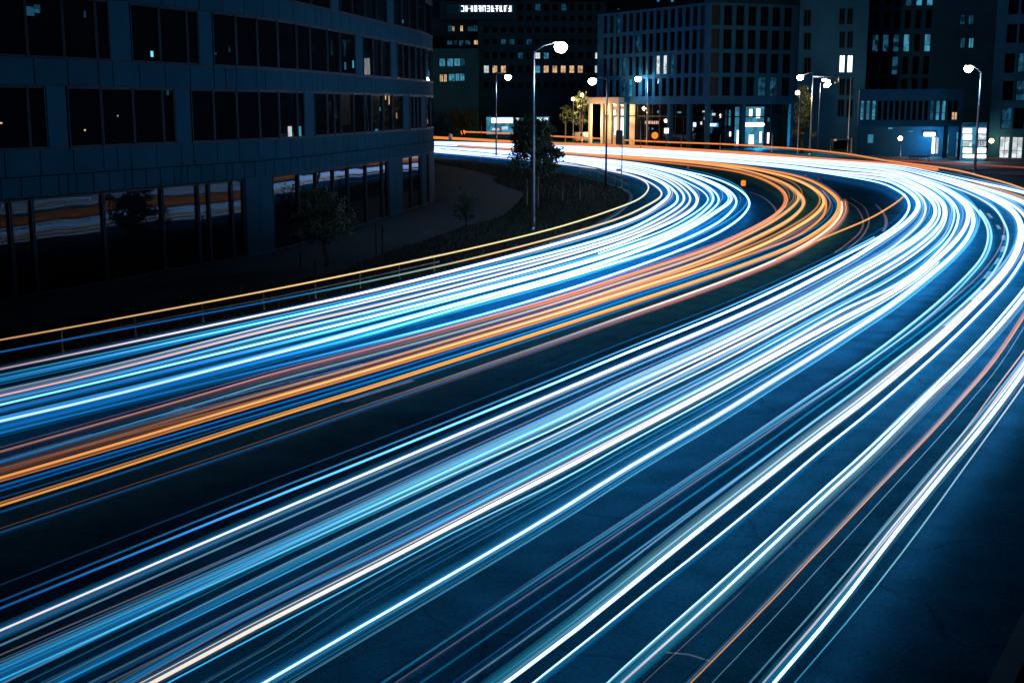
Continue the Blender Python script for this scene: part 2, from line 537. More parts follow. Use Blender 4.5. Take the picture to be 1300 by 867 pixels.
# ------------------------------------------------------------------ light trails
WH=(1.7,4.2,9.2); PK=(1.7,1.45,1.45); WW=(2.1,3.1,6.0); CY=(.05,.42,.9); BL=(.002,.10,.42); DB=(.001,.028,.10); TN=(1.0,.55,.36); GY=(.32,.33,.38); TE=(.01,.14,.26)
OR=(.95,.29,.045); YE=(1.25,.8,.3); HO=(1.1,.8,.34); RD=(.62,.13,.08); BR=(.20,.085,.06); SA=(1.2,.6,.42); NO=(.001,.004,.012)
LIL=(.16,.20,.25); HB=(.002,.035,.085); HP=(.10,.06,.06); HO2=(.20,.052,.008)
RANGE = {'A': (35, 42, 52), 'B': (25, 34, 48), 'C': (17, 24, 40), 'D': (15, 20, 38), 'F': (47, 53, 62), 'E': (60, 90, 120)}
TRAILS = 0
def strand(A, parent, origin, kind, wn, wb, wf, cn, cm, cf, rg, off=0.0, dz=0.0, side=8):
    if kind == 'halo':
        # three nested shells, so the glow fades towards its rim
        for q, a in ((1.0, .36), (.70, .34), (.40, .30)):
            sc_ = lambda c: tuple(x * a for x in c)
            strand_tube(A, parent, origin, 'halo', wn*q, wb*q, wf*q, sc_(cn), sc_(cm), sc_(cf), rg, off, dz, side)
    else:
        strand_tube(A, parent, origin, kind, wn, wb, wf, cn, cm, cf, rg, off, dz, side)
def strand_tube(A, parent, origin, kind, wn, wb, wf, cn, cm, cf, rg, off=0.0, dz=0.0, side=8):
    B = offset(A, off) if off else A
    d = np.linalg.norm(B[:, :2], axis=1)
    lo, mi, hi = RANGE[rg]
    wb *= {'A': .50, 'B': .70, 'C': .50, 'D': .66, 'F': .7}.get(rg, 1)
    wf *= {'A': .45, 'B': .7, 'C': .27, 'D': .27}.get(rg, 1) * (.4 if kind == 'halo' and rg != 'B' else 1)
    wpx = np.interp(d, [lo, hi, 88, 106, 155, 300], [wn, (wn+wb)/2, wb, wb, wf, wf])
    rad = wpx * 0.5 * np.sqrt(d*d + 55) / FPX
    lg = lambda c: np.log(np.array(c) + 1e-5)
    c = np.stack([np.interp(d, [lo, mi, hi, 200, 330], [lg(cn)[i], (lg(cn)[i]*.35+lg(cm)[i]*.65), lg(cm)[i], lg(cf)[i], lg(cf)[i]]) for i in range(3)], 1)
    c = np.exp(c)
    if rg in 'ACDF':   # emission turned down with distance, so the bend lights the road less
        k = np.interp(d, [45, 70, 100, 160], [1, .85, .58, .40])[:, None]
        c = np.where(c > 1.0, np.maximum(1.0, c * k), c)
    mb = MB()
    P = B - np.array(origin)
    P[:, 2] += dz
    mb.tube(P, list(rad), side, True)
    me = mb.mesh(kind)
    ca = me.color_attributes.new('light', 'FLOAT_COLOR', 'POINT')
    buf = np.ones((len(B) * side, 4), np.float32)
    buf[:, :3] = np.repeat(c, side, axis=0)
    ca.data.foreach_set('color', buf.ravel())
    return link_mesh('streak' if kind == 'streak' else 'halo', me, M['trail'] if kind == 'streak' else M['halo'], parent)

FINE = [(.002,.10,.22), (.012,.17,.33), (.08,.20,.30), (.004,.06,.16), (.11,.10,.12)]
FINEO = [(.18,.06,.02), (.30,.11,.03), (.004,.06,.18), (.14,.06,.05)]
frnd = random.Random(21)
def trail(label, rg, strands, z=0.6, group='headlight trails around the bend', ext=(6, 45), fine=None):
    """one vehicle's light drawn along the road; strands = (pixel path, kind, widths near/bend/far, colours near/mid/far, side offset)"""
    parent = None
    for n_, s in enumerate(strands):
        pts = s[0]
        P = [at(x, y, z) for x, y in pts]
        far = P[-1].length > 150
        if ext[0] and (pts[0][0] < 10 or pts[0][1] > 840 or pts[0][0] > 1290): P = [P[0] + (P[0]-P[1]).normalized() * ext[0]] + P
        if ext[1] and far: P = P + [P[-1] + (P[-1]-P[-2]).normalized() * ext[1]]
        A = smooth(resample(catmull(P), 1.6), 14)
        if parent is None:
            org = (A[0][0], A[0][1], 0.0)
            parent = empty('light_trail', org, label, 'light trail', group)
        for (kind, ws, cs, off) in s[1]:
            strand(A, parent, org, kind, *ws, *cs, rg, off)
        if n_ == 0 and rg in 'ABCD':
            for k in range({'A': 2, 'B': 2, 'C': 4, 'D': 2}[rg] if fine is None else fine):
                c = frnd.choice(FINEO if rg == 'B' else FINE); q = frnd.uniform(.15, .45)
                wn = frnd.choice((1.0, 1.3, 1.7, 2.6))
                strand_tube(A, parent, org, 'halo', wn, wn*1.3, .8, tuple(x*q for x in c), c, tuple(x*.5 for x in c), rg, frnd.choice((-1, 1))*frnd.uniform(.06, .40 if rg != 'D' else .28), frnd.uniform(-.25, .35), 6)
    return parent

def S1(pts, wn, wb, wf, cn, cm, cf, off=0.0): return (pts, [('streak', (wn, wb, wf), (cn, cm, cf), off)])
def H1(*parts): return list(parts)
def strandset(pts, *specs): return (pts, [(k, w_, c_, o_) for (k, w_, c_, o_) in specs])

def Aret(y880=None): pass
F1 = [(0,431.5),(65,420),(340,369),(460,345),(590,317.4),(710,288.3),(790,262),(810,254),(820,246),(824,238),(820,231),(805,224),(785,219.3),(750,213),(712,208.5),(660,203),(600,197.5),(560,194)]
F3 = [(0,447),(120,424.5),(340,383),(460,359),(590,330.5),(710,300),(790,276),(825,259),(839,251),(841,245),(832,236),(815,227),(790,219),(750,211),(700,205.6),(640,199),(600,195.8),(560,193)]
A1 = [(0,468.5),(120,444),(340,397.8),(460,372),(590,340),(710,308.4),(790,284),(818,272),(838,259),(850,248),(848,239),(836,230),(810,220.5),(780,214.8),(700,204.8),(640,198),(560,192.4)]
A1b= [(0,481),(120,455.3),(340,407.5),(460,381),(590,348.5),(710,318.7),(790,295),(820,281),(845,267),(858,259),(861,251),(855,241),(835,228),(800,217),(750,209),(700,203.6),(640,197.3),(560,191.7)]
A2 = [(0,495.5),(120,469),(340,413.7),(460,384.7),(590,353.4),(710,323),(790,299.5),(825,284.5),(852,269.5),(866,259),(869,250),(860,238),(838,225.5),(800,215.2),(750,208),(700,202.7),(640,196.6),(560,191.1)]
A3 = [(0,502.3),(120,475),(340,419.3),(460,392),(590,359.6),(710,327),(790,303),(830,287),(860,271),(873,261),(877,252),(869,240),(850,227.5),(810,215),(760,207.5),(700,201.6),(640,195.9),(560,190.5)]
A4 = [(0,508),(120,481.5),(340,425.5),(460,398),(590,365),(710,333),(790,308),(831,291),(862,277),(880,265),(886,254),(879,242),(860,229),(820,215),(770,206.8),(700,200.4),(640,195.2),(560,189.9)]
A4b= [(760,322),(800,308),(840,294),(870,278),(890,265),(900,252.5),(888,240),(872,232),(840,219),(790,208.5),(700,199.6),(640,194.5),(560,189.3)]
A5 = [(0,513.8),(120,486),(340,433.8),(460,405),(590,372),(710,341),(790,316.8),(831.5,302),(873,283),(894,268),(906,254),(900,241),(880,230),(845,217.3),(790,207.3),(700,198.8),(640,193.8),(560,188.8)]
A5b= [(0,521),(120,492.7),(340,440),(460,410),(590,375.5),(710,343.5),(790,319.5),(835,304),(878,284.5),(901,269),(913,256),(907,243),(886,230.5),(850,217.8),(795,207.2),(700,198),(640,193.2),(560,188.3)]
A6 = [(0,534.5),(120,507),(340,451),(460,420),(590,384.5),(710,352),(790,326),(845,305),(887,284),(912,267.7),(929,255),(924,244),(900,231),(860,218),(800,207),(700,197.3),(640,192.6),(560,187.8)]
A7 = [(0,543),(120,514),(340,456.5),(460,427),(590,388.6),(710,355.4),(790,331),(845,314),(910,284),(926,271),(935.5,258),(930,246),(908,232.5),(865,218),(800,206.6),(700,196.8),(640,192.1),(560,187.4)]
A8 = [(0,550),(120,520.3),(340,467.3),(460,438),(590,405.5),(710,370.7),(790,344.5),(849.5,323),(880,310.7),(910,296.7),(935,281),(948,268),(952,257),(944,245),(928,235),(901,224.6),(850,214),(800,206),(700,196.2),(640,191.6),(560,187)]
GA = 'headlight trails on the inner carriageway'
trail('thin yellow light trail along the verge, innermost of the whole bend', 'A', fine=0, strands=[S1(F1, 1.4, 3.6, 2.4, (.33,.10,.02), YE, WW), strandset(F1, ('halo', (3, 7, 5), (NO, (.06,.03,.01), HB), 0))], z=0.95, group=GA)
trail('thin trail turning from blue to orange beside the yellow innermost trail', 'F', fine=0, strands=[S1(F3, 1.8, 3.2, 1.2, (.003,.10,.36), (1.1,.62,.3), WH)], z=0.8, group=GA)
trail('thick white trail with a brown lower edge, second from the dark verge strip', 'A', [S1(A1, 1.6, 6.5, 3.4, BR, WW, WH), strandset(A1, ('streak', (1.2, 1.6, 1.5), (NO, RD, WH), .28), ('halo', (8, 10, 5), (NO, HB, HB), 0))], group=GA)
trail('faint blue trail under the brown-edged one, bright white in the bend', 'A', [S1(A1b, 2.2, 5, 3.2, (.004,.06,.16), WH, WH), strandset(A1b, ('halo', (9, 9, 4), (HB, HB, HB), .1))], group=GA)
trail('grey-tan streak with a broad blue glow left of the orange ones', 'A', [S1(A2, 1.6, 6, 3.4, (.2,.2,.2), PK, WH), strandset(A2, ('halo', (9, 9, 4), ((.001,.02,.04), HB, HB), .12))], group=GA)
trail('thin salmon-orange streak between white inner trails', 'A', [S1(A3, 2.4, 5, 3.4, (.9,.36,.2), (1.3,.85,.5), WH), strandset(A3, ('halo', (9, 7, 4), ((.001,.04,.12), HB, HB), .1))], group=GA)
trail('broad cream trail with a pale lower edge in the inner lanes', 'A', [S1(A4, 2.2, 7, 3.4, (.02,.16,.5), WW, WH), S1(A4b, 2, 2.6, 2, WH, WH, WH)], group=GA)
trail('clean thin cyan streak at left edge that swells to white in the bend', 'A', [S1(A5, 2.8, 5.2, 3, (.25,1.0,1.6), WH, WH)], group=GA)
trail('dim blue streak below the clean cyan one in the inner lanes', 'A', [S1(A5b, 3.2, 4, 3, BL, WH, WH), strandset(A5b, ('halo', (8, 8, 4), (HB, HB, HB), .1))], group=GA)
trail('brightest wide white trail of the inner carriageway with blue flanks', 'A', [S1(A6, 3.2, 6, 3.2, (.6,.85,1.1), WH, WH), strandset(A6, ('streak', (2.4, 2, 2), (BL, WH, WH), -.22), ('halo', (12, 8, 4), ((.001,.06,.16), HB, HB), 0))], group=GA)
trail('blue-white streak hugging the underside of the brightest inner trail', 'A', [S1(A7, 3.4, 4.6, 3, BL, WH, WH), strandset(A7, ('halo', (9, 9, 4), (HB, HB, HB), .05))], group=GA)
trail('lone thin white trail, outermost of the inner carriageway', 'A', [S1(A8, 2.6, 4.4, 2.6, (.004,.16,.5), WH, WH)], group=GA)

B1 = [(0,578),(220,515),(340,480),(460,449),(590,411.8),(710,378.3),(790,352),(860,329),(910,312),(939.5,298),(963,286),(980,275.5),(992,265),(997,254),(993,243),(980,234),(963,226),(927,216.6),(880,210.6),(830,205.4),(780,200.8),(700,193.6),(620,188)]
B3 = [(0,586),(285,503),(340,486),(460,454),(590,418.7),(710,383.5),(790,357.6),(860,335),(910,316.5),(945,300),(963,291),(980,282),(1000,268),(1013,255),(1013,246),(1002,235.5),(980,226.8),(950,217.5),(910,211),(860,205.5),(780,199.8),(700,193),(620,187.6)]
B4 = [(0,590),(120,555),(340,497),(460,464),(590,425.6),(710,390.7),(790,364),(860,342),(910,323.5),(945,308),(980,291.5),(1005,277),(1019,263),(1021,254),(1012,243.5),(998,233.5),(980,226),(950,217.2),(910,209.5),(860,204),(780,199.2),(700,192.6),(620,187.4)]
B5 = [(0,606.4),(120,571.8),(340,506.7),(460,472),(590,433.2),(710,397.5),(790,372),(860,350),(910,334),(950,318.5),(980,305.5),(1008,290.5),(1035,273),(1046,259),(1045,250),(1036,241.5),(1021.5,233),(1000.8,225.3),(980,220),(940,212.6),(880,206.4),(830,202.2),(780,198.9),(700,192.3),(620,187.2)]
B5b= [(0,611),(120,576.7),(340,510.5),(460,475.5),(590,436.7),(710,401.4),(790,375.5),(860,354),(910,338),(960,320),(1007.7,302),(1028,290),(1045,274.7),(1049,261),(1047,252),(1036,241),(1018,230.5),(998,223.5),(975,218.3),(940,211.8),(880,205.8),(780,198.6),(700,192.1),(620,187.1)]
B5c= [(0,623),(120,586.4),(340,522.7),(460,486.7),(590,447),(710,409),(790,381.5),(860,358.5),(905,343.5),(950,326.5),(1000,306.5),(1035,289),(1054,272),(1057,259),(1046,245)]
B5d= [(0,617),(340,516.4),(460,482),(590,440),(710,404),(790,378),(860,356),(900,342)]
B6 = [(0,641.8),(120,604.5),(340,532.7),(460,495.7),(590,454),(710,415),(790,389),(860,366),(910,349),(963,330),(1005,313.5),(1035,297),(1058,279),(1067,263),(1066,255),(1058,246.5),(1042,235.5),(1021.5,226.3),(994,219.6),(960,213.5),(900,206),(840,201),(780,198.2),(700,191.9),(620,187)]
B6b= [(0,672),(120,632),(340,558),(460,516.4),(590,472),(710,430.5),(790,402),(860,378),(910,360),(950,344.5),(985,330),(1010,317.5),(1035,303),(1058,285.5),(1069,268),(1068,257)]
B7 = [(985,330),(1010.5,319),(1035,306.6),(1070,292),(1100,279.6),(1121.5,268),(1145,252),(1149,247)]
GB = 'orange tail light trails in the middle lanes'
trail('brick-red trail, leftmost of the orange group', 'B', [S1(B1, 2, 3.6, 1.8, NO, (.95,.22,.10), (.9,.2,.04)), strandset(B1, ('streak', (1.2, 2, 1.5), (NO, (1.0,.45,.2), OR), .18))], group=GB)
trail('pale pink-grey streak just right of the brick-red trail', 'B', [S1(B3, 1.8, 4, 1.8, BL, (1.0,.55,.32), OR), strandset(B3, ('halo', (6, 5, 2), (NO, (.06,.06,.08), HO2), .1), ('streak', (1.2,1.2,1), (NO,(.1,.22,.5),OR), -.2))], group=GB)
trail('cream-orange trail joined to the brightest orange one', 'B', [S1(B4, 2, 4.4, 1.8, NO, (1.25,.72,.32), (.9,.3,.06)), strandset(B4, ('halo', (9, 7, 2), ((.006,.006,.008), HO2, HO2), .04))], group=GB)
trail('brightest golden-white trail in the middle of the orange group', 'B', [S1(B5, 3, 5, 2, (.85,.27,.04), HO, (1.2,.4,.08)), S1(B5b, 1.6, 3.6, 1.6, (.4,.14,.04), (1.1,.34,.06), OR), strandset(B5, ('halo', (9, 9, 4), ((.03,.012,.004), HO2, HO2), .05))], group=GB)
trail('pair of bright blue lines on the right of the golden-white trail', 'B', [S1(B5c, 2.2, 1.0, .5, (.002,.075,.25), (0,.40,1.4), (.001,.05,.15)), S1(B5d, 2.2, 1.0, .5, BL, (0,.24,.9), (.001,.05,.15))], group=GB, ext=(6, 0))
trail('solid orange trail alone between blue lines and the white-and-brown one', 'B', [S1(B6, 2.6, 4.4, 2, (.85,.34,.05), (1.2,.42,.1), (1.0,.22,.04)), strandset(B6, ('streak', (2, 1.8, 1), ((.4,.14,.05), HO, OR), -.16), ('halo', (5, 9, 4), (NO, HO2, HO2), 0))], group=GB)
trail('white trail over a wide brown band, rightmost of the orange group', 'B', [S1(B6b, 1.4, 4, 3, NO, (1.5,1.05,.75), HO), strandset(B6b, ('streak', (1, 2, 1), (NO, RD, OR), .30), ('halo', (6, 13, 3), (NO, (.16,.065,.05), HO2), .22))], group=GB, ext=(6, 0))
trail('thin straight orange trail crossing the dark gap towards the white bend', 'B', fine=0, strands=[S1(B7, 2.4, 2.6, 2.4, (1.1,.45,.1), (1.1,.45,.1), (1.1,.5,.2))], group=GB, ext=(0, 0))

CR_IN = dict(zip((1080,1010,900,790,700,600,560), (225.3,215,204.2,196.7,191.9,186,184.5)))
CR_OUT = dict(zip((1080,1010,900,790,700,600,560), (206.0,201.3,194.2,188.2,185,181.3,180.4)))
def cret(f): return [(x, CR_IN[x] + (CR_OUT[x] - CR_IN[x]) * f) for x in CR_IN]
C1 = [(0,772),(340,633.7),(460,586),(590,533),(710,483.7),(790,450),(910,401.5),(980,370),(1040,341),(1080,320.5),(1101,310),(1128,294),(1146,279),(1154.5,264),(1153,254),(1147,246.5),(1135,239.5),(1114.6,231)] + cret(0.000)
C1a= [(0,763),(340,625),(460,578),(590,526),(710,477.5),(790,444.4),(910,396),(980,365),(1040,336.5),(1085,314),(1110,301)]
C2 = [(0,800),(340,653.7),(460,603),(590,547.7),(710,497),(790,463),(910,412.6),(980,381),(1040,350.5),(1080,329.5),(1107.7,312),(1135,294.5),(1157.5,276),(1166,262),(1164,253),(1156,245),(1141,236),(1114.6,226.5)] + cret(0.100)
C3 = [(0,846),(340,697.6),(460,642),(590,581),(710,525.5),(790,487),(910,433),(980,398),(1040,367),(1080,344.5),(1125.7,319.5),(1146.4,303.8),(1168.6,282.5),(1175.5,266),(1173,255),(1165,245.5),(1150,236),(1120,225.5)] + cret(0.170)
C4 = [(0,855),(340,701.8),(460,648),(590,587),(710,531.8),(790,493),(910,439),(980,403.5),(1040,373),(1080,350),(1135,319),(1163,301),(1182,283),(1188,269),(1185,258),(1170,244),(1145,232.5),(1107.7,221)] + cret(0.240)
C4b= [(0,863),(340,709.4),(460,654.4),(590,594.7),(710,541.5),(790,502),(910,445),(980,409.8),(1040,378.5),(1080,355.5),(1140,321),(1170,300.5),(1188,284),(1193.5,269),(1190,257),(1176,244),(1150,231.5),(1110,220)] + cret(0.300)
C5 = [(60,866),(340,726),(460,668.3),(590,606.5),(710,549),(790,510),(910,451),(980,416.7),(1040,386),(1080,364),(1114.6,345),(1149,324),(1180,301),(1194,286),(1199,270),(1196,258.5),(1184,246),(1160,233.5),(1115,219)] + cret(0.440)
C5b= [(74,867),(340,738.4),(460,679),(590,616),(710,560),(790,519.4),(910,461.7),(980,424.5),(1040,392),(1080,370.6),(1114.6,351.5),(1149,331),(1182,306),(1197,289),(1202,272),(1199.5,259.5),(1188,247),(1165,234),(1120,219)] + cret(0.480)
C6 = [(125,870),(460,701),(590,636),(710,577),(790,535),(910,474),(980,436),(1040,403),(1080,381.7),(1114.6,364),(1149,343.5),(1177,323.5),(1200,302.5),(1209,286),(1212,270),(1208,258.5),(1196,246.5),(1172,234),(1125,219)] + cret(0.530)
C6b= [(160,867),(340,767),(460,712.8),(590,647.6),(710,585.7),(790,545),(910,482.8),(980,445),(1040,410.5),(1080,388.6),(1121.5,371),(1163,345.7),(1187,324),(1206,303),(1214,288),(1217,273),(1212,260),(1199,247),(1175,233.5),(1130,218.5)] + cret(0.580)
C7 = [(192,867),(340,788),(460,727),(590,659),(710,598),(790,555.4),(910,491.8),(980,453.4),(1040,420.5),(1080,399.7),(1121.5,378),(1163,351.6),(1190,329),(1212,308),(1226,289),(1230,273),(1226,261.5),(1212,248.6),(1190,237),(1150,222.5),(1120,215.5)] + cret(0.680)
C7x= [(212,867),(340,799.3),(460,737),(590,667.7),(710,610.7),(790,565.8),(910,500.8),(980,460.5),(1040,428),(1080,406),(1121.5,383.5),(1163,357),(1192,333)]
C8 = [(210,923),(340,850),(460,769),(590,696),(710,630),(790,583),(910,516),(980,475.5),(1040,439),(1080,415.6),(1121.5,390.5),(1163,360),(1192,337)]
C9 = [(334,867),(460,793.8),(590,719),(710,648),(790,597.6),(910,527.8),(980,484),(1040,447),(1080,421),(1121.5,394.5),(1163,363.5),(1205,328.5),(1226,306),(1235,288),(1236,276),(1229,261.5),(1214,247),(1190,234.5),(1150,221.5),(1120,214.7)] + cret(0.720)
GC = 'headlight trails in the near lanes'
trail('twin blue-white lines, leftmost of the near lanes beside the dark median', 'C', fine=1, strands=[S1(C1, 3, 5, 3, DB, WH, WH), S1(C1a, 2.4, 3, 2, DB, (.1,.5,.95), WH)], group=GC)
trail('white trail inside a soft lilac band, first wide one of the near lanes', 'C', [S1(C2, 2.2, 9, 3.2, (.9,.55,.4), WW, WH), strandset(C2, ('halo', (5, 13, 4), ((.01,.04,.07), (.22,.24,.26), HB), 0), ('streak', (1.2, 1.4, 1), ((.03,.05,.08), TN, WH), .16), ('halo', (20, 16, 4), (HB, HB, HB), .05))], group=GC)
trail('grey-edged cream trail left of the twin cores in the second wide band', 'C', [S1(C3, 1.2, 5, 3.2, TE, (.62,.6,.62), WH), strandset(C3, ('halo', (12, 10, 4), (HB, (.1,.12,.14), HB), .06), ('streak', (1, 1.3, 1), (DB, CY, WH), -.16))], group=GC)
trail('bright cream core of the second wide band with a cyan near end', 'C', [S1(C4, 1.8, 8, 3.2, (.004,.08,.2), WW, WH), S1(C4b, 2.2, 5, 3, (.02,.4,.85), PK, WH), strandset(C4, ('halo', (16, 13, 4), (HB, (.10,.14,.18), HB), .1))], group=GC)
trail('pink-white pair closing the right side of the second wide band', 'C', [S1(C5, 1.4, 7, 3.2, (.05,.10,.16), PK, WH), S1(C5b, 1.8, 4, 3, (.006,.20,.5), PK, WH), strandset(C5, ('halo', (14, 12, 4), (HB, (.14,.17,.2), HB), .12))], group=GC)
trail('hair-thin cyan line alone between two wide near bands', 'C', [S1(C6, 1.4, 4.4, 3, NO, (.5,1.2,2.0), WH), strandset(C6, ('halo', (8, 8, 4), (NO, HB, HB), -.1))], group=GC)
trail('slim white streak on the left flank of the thickest near trail', 'C', [S1(C6b, 2.2, 5, 3, (.002,.06,.18), WW, WH), strandset(C6b, ('halo', (8, 8, 4), (HB, HB, HB), 0))], group=GC)
trail('thickest near trail with cream core and a fine cyan line at its right', 'C', [S1(C7, 4.6, 8, 3.4, (1.1,.8,.62), WW, WH), strandset(C7, ('halo', (16, 14, 4), ((.01,.05,.09), (.12,.16,.2), HB), -.05), ('streak', (1, 1.6, 1), (TN, PK, WH), -.13)), S1(C7x, 1.8, 2.4, 2, (.04,.5,.95), (1.2,1.3,1.5), WH)], group=GC)
trail('thin white line running just left of the last lilac band', 'C', [S1(C8, 1.8, 2.4, 2, DB, (.5,.9,1.3), WH)], group=GC, ext=(6, 0))
trail('white trail centred in a grey-lilac band, rightmost wide one before the empty lane', 'C', [S1(C9, 2.8, 8.5, 3.4, (1.0,1.8,3.0), WW, WH), strandset(C9, ('halo', (8, 15, 4), ((.01,.06,.11), (.20,.22,.25), HB), 0), ('halo', (22, 20, 4), (HB, HB, HB), 0), ('streak', (1, 1.2, 1), (TE, CY, WH), .22))], group=GC)

D1 = [(465,875),(600,786),(710,713),(790,661),(910,582),(980,534.6),(1031,500),(1100,454.7),(1146,420),(1180,392.7),(1200.8,374.7),(1225.7,351),(1246,327.7),(1254,307),(1254.5,293),(1250.6,281.7),(1241,268),(1228,255.5),(1205,241),(1170,226.5),(1130,215.5)] + cret(0.755)
D1b= [(478,880),(600,794),(710,723),(790,669),(910,589),(980,541),(1040,502),(1100,461),(1150,425),(1185,397),(1207,377),(1232,351),(1251,328),(1258.5,308),(1258.5,294),(1254,281),(1244,267.5)]
D2 = [(572,868),(710,770),(790,712),(910,625),(980,574.7),(1035,533),(1081,500),(1100,485),(1184,420),(1207.7,399.7),(1231,379),(1249,361),(1263,343),(1274,325),(1279.7,305.5),(1280,296),(1275.5,284.4),(1263,265),(1242,251),(1221.5,242),(1195,233),(1160,222),(1125,213.5)] + cret(0.790)
D3 = [(641,867),(710,816),(790,752),(829,720),(859,695.5),(910,655),(980,599.7),(1049,545.7),(1100,507),(1180,440.8),(1203.5,420),(1221.5,402.4),(1249,374.7),(1270,352.6),(1288,327.7),(1296,307),(1297.5,296),(1293.5,277.5),(1277,261),(1256,250),(1235,241.5),(1207.7,232),(1180,224.5),(1130,213)] + cret(0.860)
D3b= [(676,867),(710,840),(790,777),(835,740),(862,720),(910,681.7),(985.5,620),(1035,577.5),(1100,526),(1180,457),(1220,420),(1249,391),(1277,361),(1300,326),(1307,306),(1307,290),(1300,273),(1285,260),(1262,248.5),(1240,240),(1210,229.5),(1180,222),(1130,211.8)] + cret(0.900)
D4 = [(788,867),(917,751.7),(980,692),(1057.5,620),(1100,581.7),(1180,501.7),(1221.5,463),(1263,420),(1300,376),(1325,340),(1336,315),(1335,290),(1322,270),(1300,257),(1268,245),(1235,235),(1205,226.3),(1180,220),(1130,210.6)] + cret(0.940)
D4t= [(770,867),(790,848),(913,740),(980,679.5),(1046,620),(1100,572),(1180,496),(1254.7,420),(1277,394),(1300,366.4),(1318,338)]
D4c= [(820,860),(980,714),(1078,620),(1100,598),(1180,519.7),(1272.7,420),(1300,386)]
D5 = [(876,867),(917,826),(1001,740),(1035,703),(1077,660),(1100,635),(1191,540),(1221.5,506),(1256,467),(1289,420),(1300,402),(1330,355),(1350,318),(1352,290),(1335,266),(1300,251),(1265,240),(1235,231)]
D6 = [(982,867),(1064,776),(1160,676),(1248,540),(1268,510),(1300,466),(1340,405),(1370,350),(1378,310),(1365,275),(1335,255),(1300,244.5),(1256,234.5),(1215,225.5),(1180,217.5),(1130,209)] + cret(1.000)
D6 = [(982,867),(1060,776),(1137,676),(1200,598),(1250,538),(1300,471),(1340,408)] + D6[7:]
D6a= [(952,867),(1030,778),(1104,692),(1170,614),(1230,540),(1265,492),(1300,446),(1335,395)]
D6b= [(968,867),(1045,778),(1120,690),(1185,608),(1239.5,540),(1275,492),(1300,459),(1336,402)]
D6c= [(1008,867),(1083,780),(1160,682),(1218,602),(1263,540),(1300,488),(1345,418)]
GD = 'headlight trails in the right-hand lanes'
trail('pair of fine blue-white lines curving along the empty teal lane', 'D', fine=1, strands=[S1(D1, 2, 3.4, 3, NO, (.5,1.0,1.4), WH), S1(D1b, 2, 3.2, 3, NO, (.2,.6,1.0), WH), strandset(D1b, ('halo', (6, 8, 3), (NO, HB, HB), .1))], group=GD)
trail('single fine white line running inside the painted lane dashes', 'D', [S1(D2, 2, 3.4, 2.6, DB, (.35,.9,1.4), WH), strandset(D2, ('halo', (10, 8, 3), (NO, NO, HB), .15))], group=GD)
trail('wide cream and grey trail with a blue wash, right of the lane dashes', 'D', [S1(D3, 4.4, 8.5, 3.4, (1.0,1.5,2.5), WW, WH), strandset(D3, ('halo', (22, 14, 4), ((.002,.05,.09), (.14,.17,.2), HB), -.12), ('streak', (1.2, 3, 1), ((.02,.08,.14), PK, WH), -.16))], group=GD)
trail('slimmer peach trail tight on the right of the wide cream and grey one', 'D', [S1(D3b, 2, 4.6, 3, (1.0,1.7,2.7), PK, WH), strandset(D3b, ('halo', (10, 9, 4), (HB, HB, HB), .05))], group=GD)
trail('white core with a separate thin white line above and cyan line below', 'D', [S1(D4, 2.6, 7, 3.2, (.5,.42,.4), WW, WH), S1(D4t, 2, 2.6, 2, (.4,.9,1.2), WW, WH), S1(D4c, 1.4, 1.8, 1.5, NO, (.04,.38,.75), CY), strandset(D4, ('halo', (20, 14, 4), ((.002,.05,.09), (.12,.15,.18), HB), 0))], group=GD)
trail('copper-orange trail alone in the right-hand lanes', 'D', [S1(D5, 1.6, 3.2, 2, (.5,.27,.10), (1.0,.44,.24), OR), strandset(D5, ('streak', (1, 3, 2), (NO, (.42,.17,.10), OR), -.10), ('halo', (6, 6, 4), (NO, HP, HO2), -.05))], group=GD)
trail('dense bundle of white lines, rightmost trail of all', 'D', [S1(D6, 4, 6.5, 3.2, (1.0,1.9,3.4), WW, WH), S1(D6a, 1.6, 2.6, 2, (.01,.1,.2), (.8,.6,.6), WH), S1(D6b, 1.8, 2.6, 2, (.3,.3,.34), (.9,.75,.75), WH), S1(D6c, 1.6, 2.2, 2, (.01,.2,.4), (1.0,1.0,1.1), WH), strandset(D6, ('halo', (20, 20, 4), ((.002,.04,.08), (.08,.12,.16), HB), -.06), ('streak', (1.6, 2, 1), (GY, PK, WH), -.12))], group=GD)

E1 = [(1300,240),(1277,232),(1249,225),(1214.6,216),(1180,211),(1130,205),(1084,196.8),(1054,193),(1020,189.7),(955,185.3),(910,182.7),(860,181.3),(800,178.5),(764,176.3),(700,173),(640,169.5),(600,168),(560,166.8)]
E2 = [(1190,215.5),(1130,208.3),(1080,204.6),(1010,199.7),(974,196.2),(910,192.3),(850,188.6),(800,185.8),(760,184.4),(694,182.3),(640,179.7),(600,177.3),(560,175.3)]
E3 = [(1330,215),(1300,213),(1250,209.8),(1200,207.3),(1135,203.6),(1110,203.2)]
GE = 'tail light trails on the far side of the road'
trail('thin orange trail along the far pavement, farthest from the camera', 'E', [S1(E1, 1.6, 1.8, 1.8, YE, (1.0,.42,.18), (.9,.26,.06))], z=1.2, group=GE, ext=(25, 6))
trail('red-orange trail above the far white lanes, thicker towards the left', 'E', [S1(E2, 1.6, 1.6, 3.2, NO, (.8,.25,.12), (1.0,.26,.05))], group=GE, ext=(0, 40))
trail('thin dark red trail in front of the glowing billboard at far right', 'E', [S1(E3, 1.8, 1.8, 1.6, (.45,.06,.05), (.45,.06,.05), (.3,.05,.05))], group=GE, ext=(20, 0))

